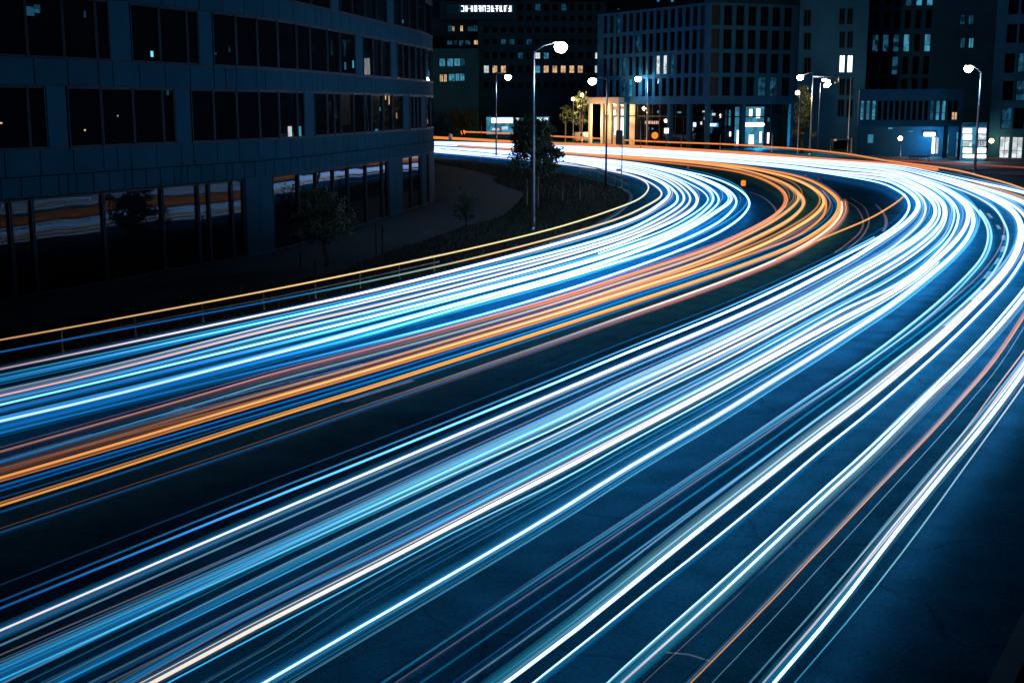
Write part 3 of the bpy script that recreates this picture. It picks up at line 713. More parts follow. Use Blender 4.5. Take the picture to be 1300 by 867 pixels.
# ------------------------------------------------------------------ curved office building on the left
def proj(P):
    r = Vector(P) - Vector((0, 0, CAMH))
    dep = r.y * CP - r.z * SP
    return 650 + FPX * r.x / dep, 433.5 - FPX * (r.z * CP + r.y * SP) / dep
fp = [at(x, y, 0.07) for x, y in ((0,385.5),(138,361),(213,346),(347,321),(420,300),(495,276),(553,254.5))]
h0 = (fp[0] - fp[2]).normalized()
FP = [fp[0] + h0*44 + Vector((-5,0,0)), fp[0] + h0*22 + Vector((-1.2,0,0))] + fp + [fp[-1] + Vector((-1.2,7,0)), fp[-1] + Vector((-6.5,13,0)), fp[-1] + Vector((-22,18,0))]
FA = smooth(resample(catmull(FP), 0.25), 400)[:, :2]
FL = np.concatenate([[0], np.cumsum(np.linalg.norm(np.diff(FA, axis=0), axis=1))])
def fpt(s, off=0.0, z=0.0):
    x, y = np.interp(s, FL, FA[:, 0]), np.interp(s, FL, FA[:, 1])
    x2, y2 = np.interp(s+.3, FL, FA[:, 0]), np.interp(s+.3, FL, FA[:, 1])
    x1, y1 = np.interp(s-.3, FL, FA[:, 0]), np.interp(s-.3, FL, FA[:, 1])
    t = Vector((x2-x1, y2-y1, 0)).normalized()
    n = Vector((t.y, -t.x, 0))
    return Vector((x, y, z)) + n * off
def s_of_px(px, z):
    q = 650 + FPX * SX / (SY * CP - (z - CAMH) * SP)
    return float(SG[np.argmin(np.abs(q - px))])
SG = np.arange(0.5, FL[-1] - 2, 0.02)
_q = np.interp(SG, FL, FA[:, 0]) / np.interp(SG, FL, FA[:, 1])
SG = SG[:int(np.argmax(np.where(np.interp(SG, FL, FA[:, 1]) > 60, _q, -9))) + 1]   # up to the visible corner
SX, SY = np.interp(SG, FL, FA[:, 0]), np.interp(SG, FL, FA[:, 1])
s_corner = s_of_px(553, 2.0)
def chord_box(mb, s0, s1, o0, o1, z0, z1):
    a, b = fpt(s0, o0), fpt(s1, o0); c, d = fpt(s1, o1), fpt(s0, o1)
    vs = [(p.x, p.y, z0) for p in (a, b, c, d)] + [(p.x, p.y, z1) for p in (a, b, c, d)]
    mb.add(vs, [(3,2,1,0),(4,5,6,7),(0,1,5,4),(1,2,6,5),(2,3,7,6),(3,0,4,7)])
lb = empty('office_building', (FA[0][0], FA[0][1], 0), 'dark curved office building with panelled bands and a glazed ground floor reflecting the traffic', 'office building')
LBO = lb.location.copy()
def lbuild(mb, name, mat, parent=None):
    mb.v = [(x - LBO.x, y - LBO.y, z) for x, y, z in mb.v]
    return mb.build(name, mat, parent or lb)
S_END = FL[-1] - 0.5
core = MB()
inner = [fpt(s, -0.30) for s in np.arange(0.5, S_END, 0.5)]
core.prism([(p.x, p.y) for p in inner] + [(-75, inner[-1].y), (-75, inner[0].y)], 4.25, 18.2)
inner = [fpt(s, -0.50) for s in np.arange(0.5, S_END, 0.5)]
core.prism([(p.x, p.y) for p in inner] + [(-74, inner[-1].y - .5), (-74, inner[0].y)], 0.0, 4.24)
lbuild(core, 'core', M['dark'])
srnd = random.Random(3)
for (za, zb, wid) in ((4.30, 5.11, 1.05), (5.15, 6.18, 1.9), (8.90, 9.95, 1.9), (12.70, 13.72, 1.9), (16.5, 17.3, 1.9), (17.34, 18.3, 1.9)):
    if za not in (5.15, 17.34): clad = MB()
    s = 0.5
    while s < S_END - 2:
        w_ = wid * srnd.choice((1, 1, 1, 0.5))
        chord_box(clad, s + .03, s + w_ - .03, -0.22, 0.06 if zb < 5.2 else 0.0, za, zb)
        s += w_
    if za not in (4.30, 16.5): lbuild(clad, 'cladding', M['panel'])
for za in (4.27, 6.19, 8.84, 9.955, 12.64, 13.73, 16.44):
    led = MB()
    for s in np.arange(0.5, S_END - 1, 1.0):
        chord_box(led, s, s + 1.0, -0.25, 0.035, za, za + .05)
    lbuild(led, 'ledge', M['frame'])
def lwindow(s0, s1, z0, z1, off, name='window', fw=.06):
    f = MB()
    chord_box(f, s0, s0 + fw, off - .02, off + .10, z0, z1)
    chord_box(f, s1 - fw, s1, off - .02, off + .10, z0, z1)
    chord_box(f, s0 + fw, s1 - fw, off - .02, off + .08, z0, z0 + .09)
    chord_box(f, s0 + fw, s1 - fw, off - .02, off + .08, z1 - .09, z1)
    fo = lbuild(f, name, M['frame'])
    p = MB()
    j = srnd.uniform(-.012, .012)
    a, b = fpt(s0 + fw, off), fpt(s1 - fw, off + j)
    p.add([(a.x, a.y, z0+.09), (b.x, b.y, z0+.09), (b.x, b.y, z1-.09), (a.x, a.y, z1-.09)], [(0,1,2,3)])
    lbuild(p, 'pane', M['glass'], fo)
    return fo
def row(z0, z1, zpx, wins, pillars, pname='pillar', off=-.10, wname='window'):
    for a, b in wins: lwindow(s_of_px(a, zpx), s_of_px(b, zpx), z0, z1, off, wname)
    for a, b in pillars:
        mb = MB(); sa, sb = s_of_px(a, zpx), s_of_px(b, zpx)
        n = max(1, int((sb - sa) / .9))
        for i in range(n): chord_box(mb, sa + (sb-sa)*i/n + .02, sa + (sb-sa)*(i+1)/n - .02, -.24, -.02, z0 + .005, z1 - .005)
        lbuild(mb, pname, M['pillar'])
def chain(*xs): return [(xs[i] + .4, xs[i+1] - .4) for i in range(len(xs)-1)]
P1 = [(61,86),(223,243),(387.5,399),(513,520),(536,541)]
row(6.24, 8.84, 7.5, chain(-120,-78,-38,37,60) + chain(87,130,170,207.5,222.5) + chain(243.5,272,301.5,330,355,378,387) + chain(399.5,416,425,433,449.5,463,472,487,499,512.5) + chain(520.5,526,531,535.7) + chain(541.3,547,553), P1)
P2 = [(140,166),(253,270),(452,461),(497,504)]
row(10.0, 12.64, 11.3, chain(-120,-70,-20,33,80,122,139.5) + chain(166.5,203,238,252.5) + chain(270.5,300,327,353,377,394,416,432,451.5) + chain(461.5,474,485,496.5) + chain(504.5,512,520,528,535,541,548,553), P2)
P3 = [(300,318),(420,430),(492,500)]
row(13.78, 16.44, 15, chain(-60,0,60,120,170,220,262,299.5) + chain(318.5,345,370,395,419.5) + chain(430.5,447,463,478,491.5) + chain(500.5,510,520,530,540,553), P3)
# ground floor
GP = [(313,347),(494,511),(535.5,541.5),(545,554)]
for a, b in GP:
    mb = MB(); sa, sb = s_of_px(a, 2.0), s_of_px(b, 2.0)
    n = 2
    for i in range(n): chord_box(mb, sa + (sb-sa)*i/n + .015, sa + (sb-sa)*(i+1)/n - .015, -.42, 0.02, 0.0, 4.26)
    lbuild(mb, 'column', M['pillar'])
for a, b in chain(-190,-120,-60,18,46,135,209,254,268,297,312) + chain(348,381,403.5,425,443.5,466,486.5,493.5) + chain(511.5,523,535) + [(541.8, 544.7)]:
    lwindow(s_of_px(a, 2.0), s_of_px(b, 2.0), 0.12, 4.22, -.12, 'glazing', .07)
rf = MB()
inner = [fpt(s, -0.05) for s in np.arange(0.5, S_END, 0.5)]
rf.prism([(p.x, p.y) for p in inner] + [(-75, inner[-1].y), (-75, inner[0].y)], 18.32, 18.5)
lbuild(rf, 'roof', M['dark'])
def lit_spot(px, py, w_, h_, mat):
    """glowing patch on an upper pane: lit things inside and painted reflections"""
    z = None
    for zz in np.arange(4.5, 17, .04):
        s = s_of_px(px, zz)
        e = abs(proj(fpt(s, 0, zz))[1] - py)
        if z is None or e < z[0]: z = (e, zz, s)
    _, zz, s = z
    d = fpt(s).y
    hw, hh = w_ * d / FPX / 2 * 1.6, h_ * d / FPX / 2
    mb = MB()
    chord_box(mb, s - hw, s + hw, -.095, -.08, zz - hh, zz + hh)
    return lbuild(mb, 'pane_glow', mat)
for (px, py, w_, h_, m) in ((370,167.5,7,14,'lit_white'),(382.5,167,6,13,'lit_cyan'),(195,69,3,7,'glow_cyan'),(440,84,4,9,'lit_cyan'),(450,82,3,9,'lit_cyan'),(480,166,9,4,'lit_cyan'),(491,123,2.5,8,'lit_warm'),(495.5,126,2.5,14,'lit_warm'),(505,147,3,7,'lit_warm'),(484,139,2,5,'lit_cyan'),(513,27,4,4,'lit_cyan'),(546,96,3,10,'lit_cyan'),(110,166,1.6,2,'lit_warm'),(3,156,3,2,'lit_warm'),(151.5,148,1.6,2,'lit_warm'),(215,118,2.5,7,'lit_blue'),(40,14,8,11,'lit_blue'),(49,12,6,10,'lit_blue'),(275,68,3,3,'lit_blue'),(293,62,2,8,'lit_blue'),(110,18,2,8,'lit_blue')):  # emissive patches stand for lit rooms and for city lights mirrored in the glass
    lit_spot(px, py, w_, h_, M[m])

# ------------------------------------------------------------------ far buildings
class Face:
    """a vertical facade between two ground points (left to right as seen)"""
    def __init__(s, A, B):
        s.A, s.B = Vector((A.x, A.y, 0)), Vector((B.x, B.y, 0))
        s.u = (s.B - s.A).normalized(); s.n = Vector((s.u.y, -s.u.x, 0)); s.L = (s.B - s.A).length
        s.M = Matrix(((s.u.x, s.n.x, 0, s.A.x), (s.u.y, s.n.y, 0, s.A.y), (0, 0, 1, 0), (0, 0, 0, 1)))
    def hit(s, px, py):
        d = ray(px, py); o = Vector((0, 0, CAMH))
        t = (s.A - o).dot(s.n) / d.dot(s.n)
        p = o + d * t
        return (p - s.A).dot(s.u), p.z
    def rect(s, x0, y0, x1, y1):
        ym, xm = (y0 + y1) / 2, (x0 + x1) / 2
        return s.hit(x0, ym)[0], s.hit(x1, ym)[0], s.hit(xm, y1)[1], s.hit(xm, y0)[1]
    def box(s, mb, u0, u1, v0, v1, z0, z1): mb.box((u0, v0, z0), (u1, v1, z1), s.M)
def out(o, thing):
    """children are given in world space; make them local to their thing"""
    o.parent = thing
    o.location = -thing.location
    return o
def wall_grid(bld, F, z0, z1, cols, rows, mat, lit={}, back=14.0, recess=.4, wname='window', mull=1, skip=()):
    wl = MB()
    xs = [0] + [c for ab in cols for c in ab] + [F.L]
    for i in range(0, len(xs), 2):
        if xs[i+1] > xs[i] + .01: F.box(wl, xs[i], xs[i+1], -recess, 0, z0, z1)
    zs = [z0] + [c for ab in rows for c in ab] + [z1]
    for (a, b) in cols:
        for i in range(0, len(zs), 2):
            if zs[i+1] > zs[i] + .01: F.box(wl, a + .001, b - .001, -recess, -.012, zs[i], zs[i+1])
    out(wl.build('facade', mat), bld)
    for ci, (a, b) in enumerate(cols):
        for ri, (c, d) in enumerate(rows):
            if (ci, ri) in skip: continue
            mb = MB()
            F.box(mb, a + .002, b - .002, -recess + .02, -recess + .06, c, d)
            nglass = len(mb.f)
            fw = .07
            for (p, q, r_, t_) in ((a+.002, a+fw, c, d), (b-fw, b-.002, c, d), (a+fw, b-fw, c, c+fw), (a+fw, b-fw, d-fw, d), (a+fw, b-fw, c+(d-c)*.38, c+(d-c)*.38+.06)):
                F.box(mb, p, q, -recess + .07, -recess + .13, r_, t_)
            for k in range(mull):
                m_ = a + (b-a)*(k+1)/(mull+1)
                F.box(mb, m_-.03, m_+.03, -recess + .065, -recess + .125, c+fw, d-fw)
            me = mb.mesh(wname)
            me.materials.append(M[lit.get((ci, ri), 'glass')]); me.materials.append(M['frame'])
            mi = np.ones(len(mb.f), np.int32); mi[:nglass] = 0
            me.polygons.foreach_set('material_index', mi)
            out(link_mesh(wname, me, None), bld)
def body(bld, F, depth, z0, z1, mat, name='body', v=-.42):
    mb = MB()
    F.box(mb, 0.02, F.L - .02, v - depth, v, z0, z1)
    return out(mb.build(name, mat), bld)
def rects(bld, F, lst, name, depthv=.03, base='frame'):
    """single windows given as pixel rectangles: surround standing proud plus pane"""
    for (x0, y0, x1, y1, m) in lst:
        a, b, c, d = F.rect(x0, y0, x1, y1)
        mb = MB()
        F.box(mb, a, b, .005, depthv, c, d)
        n = len(mb.f); fw = min(.12, (b-a)*.12)
        for (p, q, r_, t_) in ((a-fw, a, c-fw, d+fw), (b, b+fw, c-fw, d+fw), (a, b, c-fw, c), (a, b, d, d+fw), ((a+b)/2-.05, (a+b)/2+.05, c, d)):
            F.box(mb, p, q, .004, depthv + .05, r_, t_)
        me = mb.mesh(name)
        me.materials.append(M[m]); me.materials.append(M[base])
        mi = np.ones(len(mb.f), np.int32); mi[:n] = 0
        me.polygons.foreach_set('material_index', mi)
        out(link_mesh(name, me, None), bld)
def W2(px, d): 
    p = atd(px, 160, d); return Vector((p.x, p.y, 0))
def evenly(F, x0, x1, y, n, frac):
    us = [F.hit(x, y)[0] for x in (x0, x1)]
    p = (us[1] - us[0]) / n
    return [(us[0] + p*i + p*(1-frac)/2, us[0] + p*(i+1) - p*(1-frac)/2) for i in range(n)]
def zrows(F, x, ys): return sorted([(F.hit(x, b)[1], F.hit(x, a)[1]) for a, b in ys])

# --- grid office building in the middle
K = W2(897, 240); Lp = W2(757, 272); Rp = W2(1009, 248)
FLK, FKR = Face(Lp, K), Face(K, Rp)
ob = empty('office_building', K, 'grey grid-fronted office building with five window rows above lit shops at centre', 'office building')
TOP = FKR.hit(899, 3)[1]
rowsy = [(6.3,31.7),(36.8,62),(67,92.6),(97.7,122)]
rw = zrows(FKR, 899, rowsy)
nr = len(rw)
BZ = FKR.hit(899, 132.5)[1]
wall_grid(ob, FLK, BZ, TOP, evenly(FLK, 764, 896, 60, 15, .62), rw, M['stone'], lit={(8,1):'lit_white', (9,1):'lit_white', (3,0):'lit_blue', (4,0):'lit_cyan', (2,3):'lit_blue', (10,1):'lit_blue', (5,2):'lit_blue', (3,1):'lit_blue'}, back=12, mull=0)
wall_grid(ob, FKR, BZ, TOP, evenly(FKR, 900, 1007, 60, 7, .68), rw, M['stone'], lit={(4,0):'lit_blue', (5,0):'lit_blue'}, mull=1)
body(ob, FLK, 9, BZ, TOP - .3, M['dark']); body(ob, FKR, 9, BZ, TOP - .3, M['dark'])
# double height ground floor
for F, cols_px in ((FLK, (793, 848, 873)), (FKR, (899, 944, 1006))):
    for cx in cols_px:
        u = F.hit(cx, 160)[0]
        mb = MB(); F.box(mb, max(.05, u - .45), min(F.L - .05, u + .45), -.9, -.05, 0, BZ - .005)
        out(mb.build('column', M['stone']), ob)
    mb = MB(); F.box(mb, .3, F.L - .3, -4.2, -4.0, 0, BZ - .01); out(mb.build('shop_glazing', M['glass']), ob)
    mb = MB(); F.box(mb, .1, F.L - .1, -1.2, -1.05, F.hit(897, 149.5)[1], F.hit(897, 148)[1]); out(mb.build('transom', M['frame']), ob)
    mb = MB()
    for u in np.arange(1.5, F.L - 1, 2.6): F.box(mb, u, u + .1, -3.98, -3.9, 0, BZ - .02)
    out(mb.build('mullion', M['frame']), ob)
def glow_rects(bld, F, v, lst, name):
    for (x0, y0, x1, y1, m) in lst:
        a, b, c, d = F.rect(x0, y0, x1, y1)
        mb = MB(); mb.bbox((a, v, max(.02, c)), (b, v + .08, d), .03, F.M)
        out(mb.build(name, M[m]), bld)
glow_rects(ob, FKR, -3.85, [(947,136,984,187,'lit_cyan')], 'lit_entrance')
glow_rects(ob, FKR, -3.70, [(949,166,958,184,'sign_white'),(964.5,172,970.5,184,'sign_white'),(953.5,140,957.5,147,'sign_white'),(965,139,969,149,'sign_white'),(974,138,979,150.5,'sign_white'),(978,168,981,182,'sign_white'),(988,169,990.5,183,'sign_white'),(939.5,168,941.5,174,'sign_white'),(905,141,908,143,'lit_white'),(907,149,909,153,'lit_white'),(902.5,155,904.5,159,'lit_white'),(988.5,150,991,155,'lit_cyan'),(934,140,936.5,160,'lit_blue'),(939,140,941,160,'lit_cyan'),(915,140,920,170,'lit_blue'),(926,140,930,180,'lit_blue')], 'lit_window')
glow_rects(ob, FLK, -3.85, [(802,162,805,165,'lit_cyan'),(808,163,810,165,'lit_cyan'),(858,163,860,167,'lit_white'),(867,164,871,167,'lit_white'),(867,144,870,146,'sign_white'),(884,144,888,147,'lit_white'),(840,142,845,144,'lit_cyan'),(815,141,817,144,'lit_cyan'),(893.5,145,895,150,'sign_white'),(855,170,864,172,'lit_blue'),(882,164,886,166,'lit_blue')], 'lit_window')
# warm portico at the left end
FPo = Face(W2(745, 268), W2(785, 262))
po = empty('entrance_portico', W2(745, 268), 'warmly lit square entrance portico with pale columns and glowing doors', 'portico')
zt, zb = FPo.hit(760, 124)[1], FPo.hit(760, 132)[1]
mb = MB(); FPo.box(mb, 0, FPo.L, -6, 0, zb, zt); out(mb.build('lintel', M['sandstone']), po)
for x in (748, 763.5, 774.5, 784):
    u = FPo.hit(x, 150)[0]; mb = MB(); FPo.box(mb, u - .28, u + .28, -.7, -.1, 0, zb - .003); out(mb.build('column', M['sandstone']), po)
mb = MB(); FPo.box(mb, .2, FPo.L - .2, -5.9, -5.6, 0, zb - .003); out(mb.build('back_wall', M['sandstone']), po)
for q_, g_ in enumerate([(752,135,773,176,'lit_warm'),(756.5,140,760,147,'sign_white'),(766,139,770,148,'sign_white'),(759,150,762,172,'sign_white'),(765.5,150,771,173,'sign_white')]): glow_rects(po, FPo, -5.55 + .09*(q_ > 0), [g_], 'lit_door')
lamp_light('portico_light', FPo.M @ Vector((FPo.L*.45, -2.5, zb - 1.0)) - po.location, 6000, (1.0, .6, .3), po, .4)
lamp_light('portico_light', FPo.M @ Vector((FPo.L*.45, 2.5, 5.0)) - po.location, 5000, (1.0, .55, .25), po, .4)
def glyphs(sign, F, x0, y0, x1, y1, v, mat, n, seed):
    """illegible lit lettering: small separate strokes"""
    rr = random.Random(seed)
    a, b, c, d = F.rect(x0, y0, x1, y1)
    mb = MB(); p = (b - a) / n; h = d - c
    for i in range(n):
        u = a + p*i + p*.12; w_ = p*.72; t = min(w_, h)*.24
        for k in rr.sample(range(6), rr.choice((3, 4, 4))):
            bx = [(u, u+t, c, d), (u+w_-t, u+w_, c, d), (u, u+w_, c, c+t), (u, u+w_, d-t, d), (u, u+w_, (c+d-t)/2, (c+d+t)/2), (u+w_*.4, u+w_*.4+t, c, d)][k]
            F.box(mb, bx[0], bx[1], v + .002*k, v + .05 + .003*k, bx[2], bx[3])
    return out(mb.build('lettering', mat), sign)
def shop_sign(F, x0, y0, x1, y1, label, bmat, gmat, v, n, seed, gfrac=.7, cat='sign'):
    u, z = F.hit(x0, y1)
    s = empty('shop_sign', F.M @ Vector((u, v, z)), label, cat)
    a, b, c, d = F.rect(x0, y0, x1, y1)
    mb = MB(); mb.bbox((a, v, c), (b, v + .22, d), .04, F.M); out(mb.build('sign_box', M[bmat]), s)
    m = (1 - gfrac) / 2
    glyphs(s, F, x0 + (x1-x0)*.05, y0 + (y1-y0)*m, x1 - (x1-x0)*.05, y1 - (y1-y0)*m, v + .225, M[gmat], n, seed)
    return s
shop_sign(FLK, 801, 153.5, 820, 158.5, 'small pinkish lit shop sign left of the street lamp pole under the grid office', 'dark', 'sign_pink', -3.6, 9, 1)
shop_sign(FLK, 854.5, 155.5, 873, 162, 'bright cyan-white shop sign at the foot of the grid office, the wider of a pair', 'sign_cyan', 'sign_white', -3.6, 7, 2)
shop_sign(FLK, 877, 156.5, 893, 161.5, 'cyan shop sign with white lettering, nearest the corner of the grid office', 'sign_cyan', 'sign_white', -3.6, 6, 3)
es = empty('entrance_sign', FKR.M @ Vector((FKR.hit(955, 160)[0], -3.5, 6)), 'rounded glowing white light bar above the blue lit entrance', 'sign')
a, b, c, d = FKR.rect(955, 156, 983, 161.5)
mb = MB(); mb.bbox((a, -3.5, c), (b, -3.1, d), .18, FKR.M); out(mb.build('light_bar', M['sign_white']), es)
lamp_light('entrance_light', FKR.M @ Vector(((a+b)/2, -1.5, c - 1.5)) - es.location, 3500, (.15, .6, 1.0), es, .5)

# --- tower on the far left
FP1 = Face(W2(540, 372), W2(660, 372)); FQ = Face(W2(535, 350), W2(608, 350)); FS = Face(W2(607, 362), W2(768, 362))
tw = empty('office_tower', W2(600, 365), 'dark stepped tower with a glowing cyan name sign near its top', 'tower')
rw_s = zrows(FS, 690, [(5,14),(20,27),(35,42),(50,57),(67,75),(83.5,93),(105,113)])
wall_grid(tw, FS, 0.0, FS.hit(690, 3)[1], evenly(FS, 612, 764, 80, 14, .6), rw_s, M['stone_dark'], lit={(6,6):'lit_blue', (9,6):'lit_blue', (6,6):'lit_blue', (1,6):'lit_blue', (0,1):'lit_white', (1,1):'lit_warm', (2,1):'lit_warm', (7,2):'lit_cyan', (8,1):'lit_warm', (9,1):'lit_warm', (10,1):'lit_warm', (6,1):'lit_cyan', (7,1):'lit_warm', (11,1):'lit_warm', (13,1):'lit_white', (13,2):'lit_white', (6,2):'lit_white', (4,2):'lit_blue', (5,3):'lit_blue', (2,3):'lit_blue', (3,3):'lit_blue'}, mull=1)
body(tw, FS, 14, 0, FS.hit(690, 3.4)[1], M['dark'])
body(tw, FP1, 14, 0, FP1.hit(600, 1)[1], M['stone_dark'], 'tower_body', 0)
rects(tw, FP1, [(569,33,574,40,'lit_blue'),(574.5,34,577,40,'lit_warm'),(584.5,33,587.5,40,'lit_warm'),(594,34,600,40,'lit_blue'),(601,33,606,40,'lit_blue'),(568,52,574,57,'lit_blue'),(577,52,580,57,'lit_blue'),(583,52,588,58,'lit_blue'),(591,52,597,57,'lit_blue'),(602,51.5,607,57,'lit_warm')], 'upper_window', .05)
body(tw, FQ, 10, 0, FQ.hit(580, 62)[1], M['stone'], 'lower_block', 0)
rects(tw, FQ, [(558,75,565,84.5,'lit_cyan'),(568,75,575,84.5,'lit_cyan'),(577,75,584,84,'lit_cyan'),(585,75,590,83.5,'lit_blue'),(558.5,95,562.5,104,'lit_warm'),(564,95,567,104,'lit_warm'),(570,94.5,577,103.5,'lit_cyan'),(578.5,94,583,103,'lit_cyan'),(584.5,94,589.5,103,'lit_cyan')], 'lower_window', .05)
FS2 = Face(W2(610, 352), W2(660, 352))
sf = empty('kiosk', W2(617, 352), 'cyan glowing shop front under a white light bar at the foot of the dark tower', 'shop front')
mb = MB(); a, b, c, d = FS2.rect(616, 148, 653, 172)
FS2.box(mb, a, b, -8, -.3, 0, d); out(mb.build('shop_body', M['stone_dark']), sf)
glow_rects(sf, FS2, -.28, [(617.5,149,652,171,'lit_cyan'),], 'shop_window')
glow_rects(sf, FS2, -.15, [(625,163,634,166,'lit_white'),(637,161,645,165,'lit_white')], 'display')
glow_rects(sf, FS2, .0, [(624,150,651,156.5,'sign_white')], 'light_bar')
FSg = Face(W2(560, 358), W2(656, 358))
body(tw, FSg, 13.9, FSg.hit(600, 25)[1], FSg.hit(600, 2)[1], M['stone_dark'], 'sign_storey', 0)
ts = empty('roof_sign', FSg.M @ Vector((FSg.hit(566, 18)[0], .5, 36)), 'long cyan glowing name sign across the top of the dark tower', 'sign')
a, b, c, d = FSg.rect(566, 5.5, 652, 17.5)
mb = MB(); mb.bbox((a, .05, c), (b, .7, d), .1, FSg.M); out(mb.build('sign_box', M['stone']), ts)
a, b, c, d = FSg.rect(583, 7, 651, 16)
mb = MB(); mb.bbox((a, .72, c), (b, .80, d), .03, FSg.M); out(mb.build('backlit_panel', M['lit_blue']), ts)
glyphs(ts, FSg, 585, 8, 650, 15.5, .82, M['sign_white'], 12, 8)
glow_rects(tw, FS, .02, [(655,150,659,154,'lit_white'),(655,156,659,160,'lit_white'),(661,150,664,154,'lit_cyan')], 'lower_light')
bb = empty('billboard', W2(680, 320), 'stack of two lit white panels beside the dark tree and the tall lamp', 'billboard')
FB = Face(W2(678, 320), W2(700, 320))
mb = MB(); a, b, c, d = FB.rect(680, 147, 698, 172); FB.box(mb, a, b, -.6, 0, 0, d); out(mb.build('panel_back', M['dark']), bb)
glow_rects(bb, FB, .01, [(680.5,148.5,697,160.5,'lit_cyan'),(685.5,161.5,697.5,168.5,'lit_white')], 'lit_panel')
glyphs(bb, FB, 682, 150, 695.5, 153.5, .10, M['sign_white'], 6, 4); glyphs(bb, FB, 682, 155, 695.5, 159, .10, M['sign_white'], 5, 5); glyphs(bb, FB, 687, 163, 697, 167, .10, M['sign_pink'], 5, 6)

# --- plain block right of the grid office
F3_ = Face(W2(1009.5, 237), W2(1096, 234))
pb = empty('office_block', W2(1009.5, 238), 'plain-walled dark block with one bright pair of tall windows', 'office building')
body(pb, F3_, 20, 0, 34, M['stone_dark'], 'wall', 0)
rects(pb, F3_, [(1066,71,1072,92,'sign_white'),(1076,71,1082,92,'sign_white')], 'lit_window', .05)
rects(pb, F3_, [(1021,43,1029,63,'glass'),(1021,74,1029,94,'glass'),(1021,14,1029,33,'glass'),(1066,101,1072,121,'glass'),(1075,101,1082,121,'glass'),(1064,127,1071,148,'glass'),(1075,127,1082,149,'glass'),(1066,41,1072,61,'glass'),(1076,41,1082,61,'glass'),(1066,12,1072,31,'glass'),(1076,12,1082,31,'glass')], 'window', .05)
# --- recessed block with regular windows
F4 = Face(W2(1092, 245), W2(1262, 241))
rb = empty('office_block', W2(1092, 246), 'recessed dark block with a regular window grid behind the low canopy building', 'office building')
rw4 = zrows(F4, 1130, [(-14,8),(13.5,37),(44,66),(72,95),(100,118)])
wall_grid(rb, F4, 0, 36, evenly(F4, 1091.5, 1184, 60, 7, .58), rw4, M['stone_dark'], lit={(6,2):'lit_cyan', (4,2):'lit_cyan', (3,2):'lit_blue', (2,2):'lit_blue', (1,2):'lit_blue', (4,4):'lit_blue', (5,4):'lit_cyan', (6,4):'lit_cyan', (3,1):'lit_blue'}, mull=0)
body(rb, F4, 14, 0, 35.8, M['dark'])
rects(rb, F4, [(1219.5,20,1224.5,31,'lit_blue'),(1230,20,1235.5,31,'lit_blue'),(1219.5,49,1224.5,61,'lit_blue'),(1230,49,1235.5,61,'lit_cyan')], 'side_window', .05)
# --- low canopy building in front
F5 = Face(W2(1089, 206), W2(1221, 202))
cb = empty('canopy_building', W2(1089, 208), 'low building with tall upper windows over a recessed entrance, left of the glowing billboard', 'building')
z_f = F5.hit(1150, 161)[1]; z_t = F5.hit(1150, 113.5)[1]
r5 = zrows(F5, 1150, [(128, 153)])
wall_grid(cb, F5, z_f, z_t, evenly(F5, 1091, 1217, 140, 17, .68), r5, M['stone'], lit={(0,0):'lit_cyan', (1,0):'lit_cyan', (2,0):'lit_cyan', (3,0):'glass', (12,0):'lit_blue', (13,0):'lit_cyan', (14,0):'lit_cyan'}, mull=0)
rects(cb, F5, [(1208.5,143,1214.5,152,'lit_warm')], 'small_lit_window', .03)
body(cb, F5, 9, z_f + .02, z_t - .1, M['dark'])
mb = MB(); F5.box(mb, .1, F5.L - .1, -9.3, -6, 0, z_f - .01); out(mb.build('ground_floor_wall', M['stone_dark']), cb)
for x in (1090.5, 1200, 1219):
    u = F5.hit(x, 180)[0]; mb = MB(); F5.box(mb, max(0, u-.35), min(F5.L, u+.35), -.7, 0.0, 0, z_f - .005); out(mb.build('column', M['stone']), cb)
glow_rects(cb, F5, -5.95, [(1102.5,172,1109.5,183,'lit_cyan'),(1186,176,1190,197,'sign_white'),(1191.5,176,1194.5,197,'lit_white'),(1205,172,1208,197,'lit_cyan'),(1129,163,1135,165,'lit_cyan'),(1153,167,1162,169,'lit_cyan')], 'lit_window')
glow_rects(cb, F5, -.3, [(1214,168,1216.5,199,'lit_cyan')], 'light_strip')
cs = empty('canopy_sign', F5.M @ Vector((F5.hit(1175, 174)[0], -5.5, 4)), 'small bright white light box over the recessed entrance', 'sign')
a, b, c, d = F5.rect(1175, 169, 1190.5, 174.5); mb = MB(); mb.bbox((a, -5.8, c), (b, -5.2, d), .08, F5.M); out(mb.build('light_box', M['sign_white']), cs)
lamp_light('sign_light', F5.M @ Vector(((a+b)/2, -3.5, c - .3)) - cs.location, 1500, (.1, .55, 1.0), cs, .4)
# --- right-hand block
F6 = Face(W2(1256, 205), W2(1420, 192))
rk = empty('office_block', W2(1256, 205), 'stone-faced block at the right edge with tall window bays and a lit ground floor', 'office building')
r6 = zrows(F6, 1284, [(-8,19),(31,55),(68,93),(103,128),(137,164),(174,203)])
wall_grid(rk, F6, 0, 30, [F6.rect(1275,80,1288,90)[:2], F6.rect(1291,80,1305,90)[:2], F6.rect(1312,80,1328,90)[:2], F6.rect(1336,80,1352,90)[:2], F6.rect(1362,80,1378,90)[:2]], r6, M['stone'], lit={(0,0):'lit_white', (1,0):'lit_white', (1,2):'lit_blue', (0,1):'lit_blue', (1,3):'lit_blue', (2,0):'lit_cyan'}, mull=1)
body(rk, F6, 14, 0, 29.8, M['dark'])
